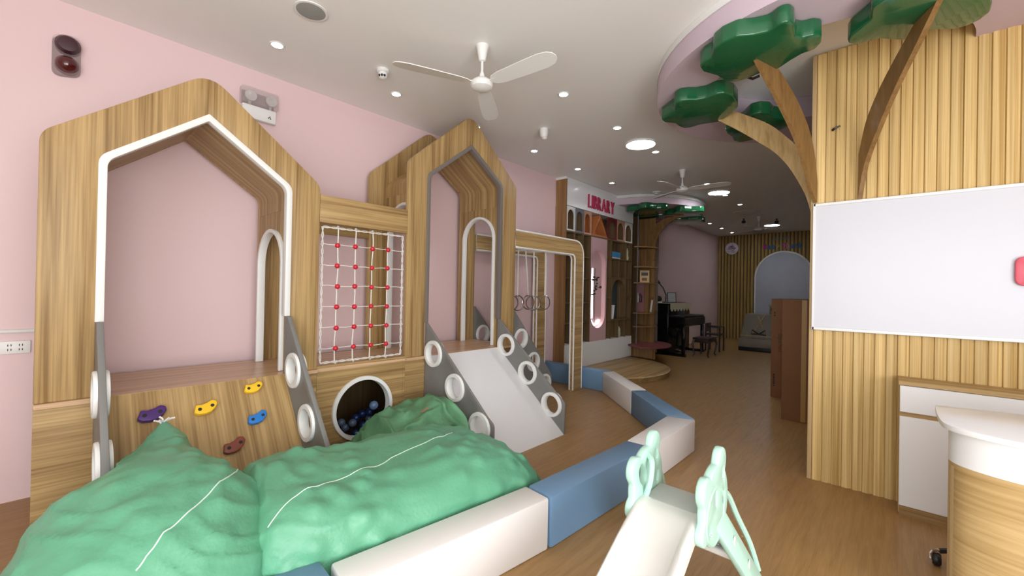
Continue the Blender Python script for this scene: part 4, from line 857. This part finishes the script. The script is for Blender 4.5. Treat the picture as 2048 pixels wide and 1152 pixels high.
obj('platform', M().box(TX - .138, TX + .138, 2.03, 2.24, .44, .50, .012, 3), 'toy_grey', ts)
def plate_outline(cy=2.115, cz=.535, base=.168):
    ears = [(66, .182, .060), (146, .165, .060), (205, .165, .050)]; out = []
    for k in range(96):
        a = 2 * PI * k / 96; r = base
        for e, d, q in ears:
            da = a - math.radians(e); c = d * math.cos(da); s2 = q * q - (d * math.sin(da)) ** 2
            if c > 0 and s2 > 0: r = max(r, c + math.sqrt(s2))
        out.append((cy + r * math.cos(a), cz + r * math.sin(a) * 1.08))
    return out
def oval(cy, cz, a, b, rot, n=16): return [(cy + a * math.cos(2 * PI * k / n) * math.cos(rot) - b * math.sin(2 * PI * k / n) * math.sin(rot), cz + a * math.cos(2 * PI * k / n) * math.sin(rot) + b * math.sin(2 * PI * k / n) * math.cos(rot)) for k in range(n)]
for s_, x in ((-1, TX - .142), (1, TX + .142)):
    xa, xb = (x - .038, x) if s_ < 0 else (x, x + .038)
    holes = [oval(2.20, .655, .012, .030, .2), oval(2.215, .54, .012, .030, -.1), oval(2.10, .57, .010, .038, .1) if s_ > 0 else oval(2.04, .60, .035, .055, .4), oval(2.02, .455, .012, .030, .5)]
    p = obj('bear_plate', M().prism('x', xa, xb, plate_outline(), holes, bev=.009), 'mint', ts, smooth=60)
    xo = xb if s_ > 0 else xa
    obj('rim_line', M().tube([(xo, a, b) for a, b in circle(2.09, .50, .125, 40)], .004, 6, closed=True), 'mint', p)
    f = lambda u, v, w: (xo + s_ * (u), v, w)
    L = M(); k0 = -.034
    L.hull([f(k0, 2.10, .44), f(k0, 2.235, .47), f(.0, 2.10, .44), f(.0, 2.235, .47), f(.085, 2.42, 0), f(.085, 2.56, 0), f(.125, 2.42, 0), f(.125, 2.56, 0)], .006)
    lg = obj('leg', L, 'mint', ts, smooth=60)
    for u in (.30, .62):
        yy, zz, xx = 2.165 + .33 * u, .455 * (1 - u), s_ * .125 * u
        obj('leg_slot', M().ball((xo + xx, yy, zz), .022, 10, (.25, .8, 1.5)), 'toy_cream', lg)
    obj('hand_rail', M().tube(smooth([(xo - s_ * .015, 2.24, .56), (xo - s_ * .01, 2.33, .50), (xo + s_ * .01, 2.42, .37), (xo + s_ * .05, 2.50, .22), (xo + s_ * .085, 2.53, .08)], 4), .014, 8), 'mint', ts)
    if s_ < 0: obj('grab_handle', M().tube(smooth([(xb, 2.10, .68), (xb + .035, 2.06, .66), (xb + .04, 2.03, .58), (xb + .012, 2.05, .50)], 4), .014, 8), 'mint', p)
stp = obj('step', M().box(TX - .20, TX + .20, 2.30, 2.42, .20, .235, .012, 3), 'toy_cream', ts)
obj('step_tread', M().box(TX - .185, TX + .185, 2.315, 2.41, .2345, .240, .002, 1), 'speaker_grey', stp)
dots = M()
for i in range(16):
    for j in range(4): dots.ball((TX - .17 + i * .0227, 2.33 + j * .021, .2405), .005, 6, (1, 1, .6))
obj('grip_dots', dots, 'toy_cream', stp, kind='stuff')

ts.location = ts.location + Vector((.079, -.063, 0))
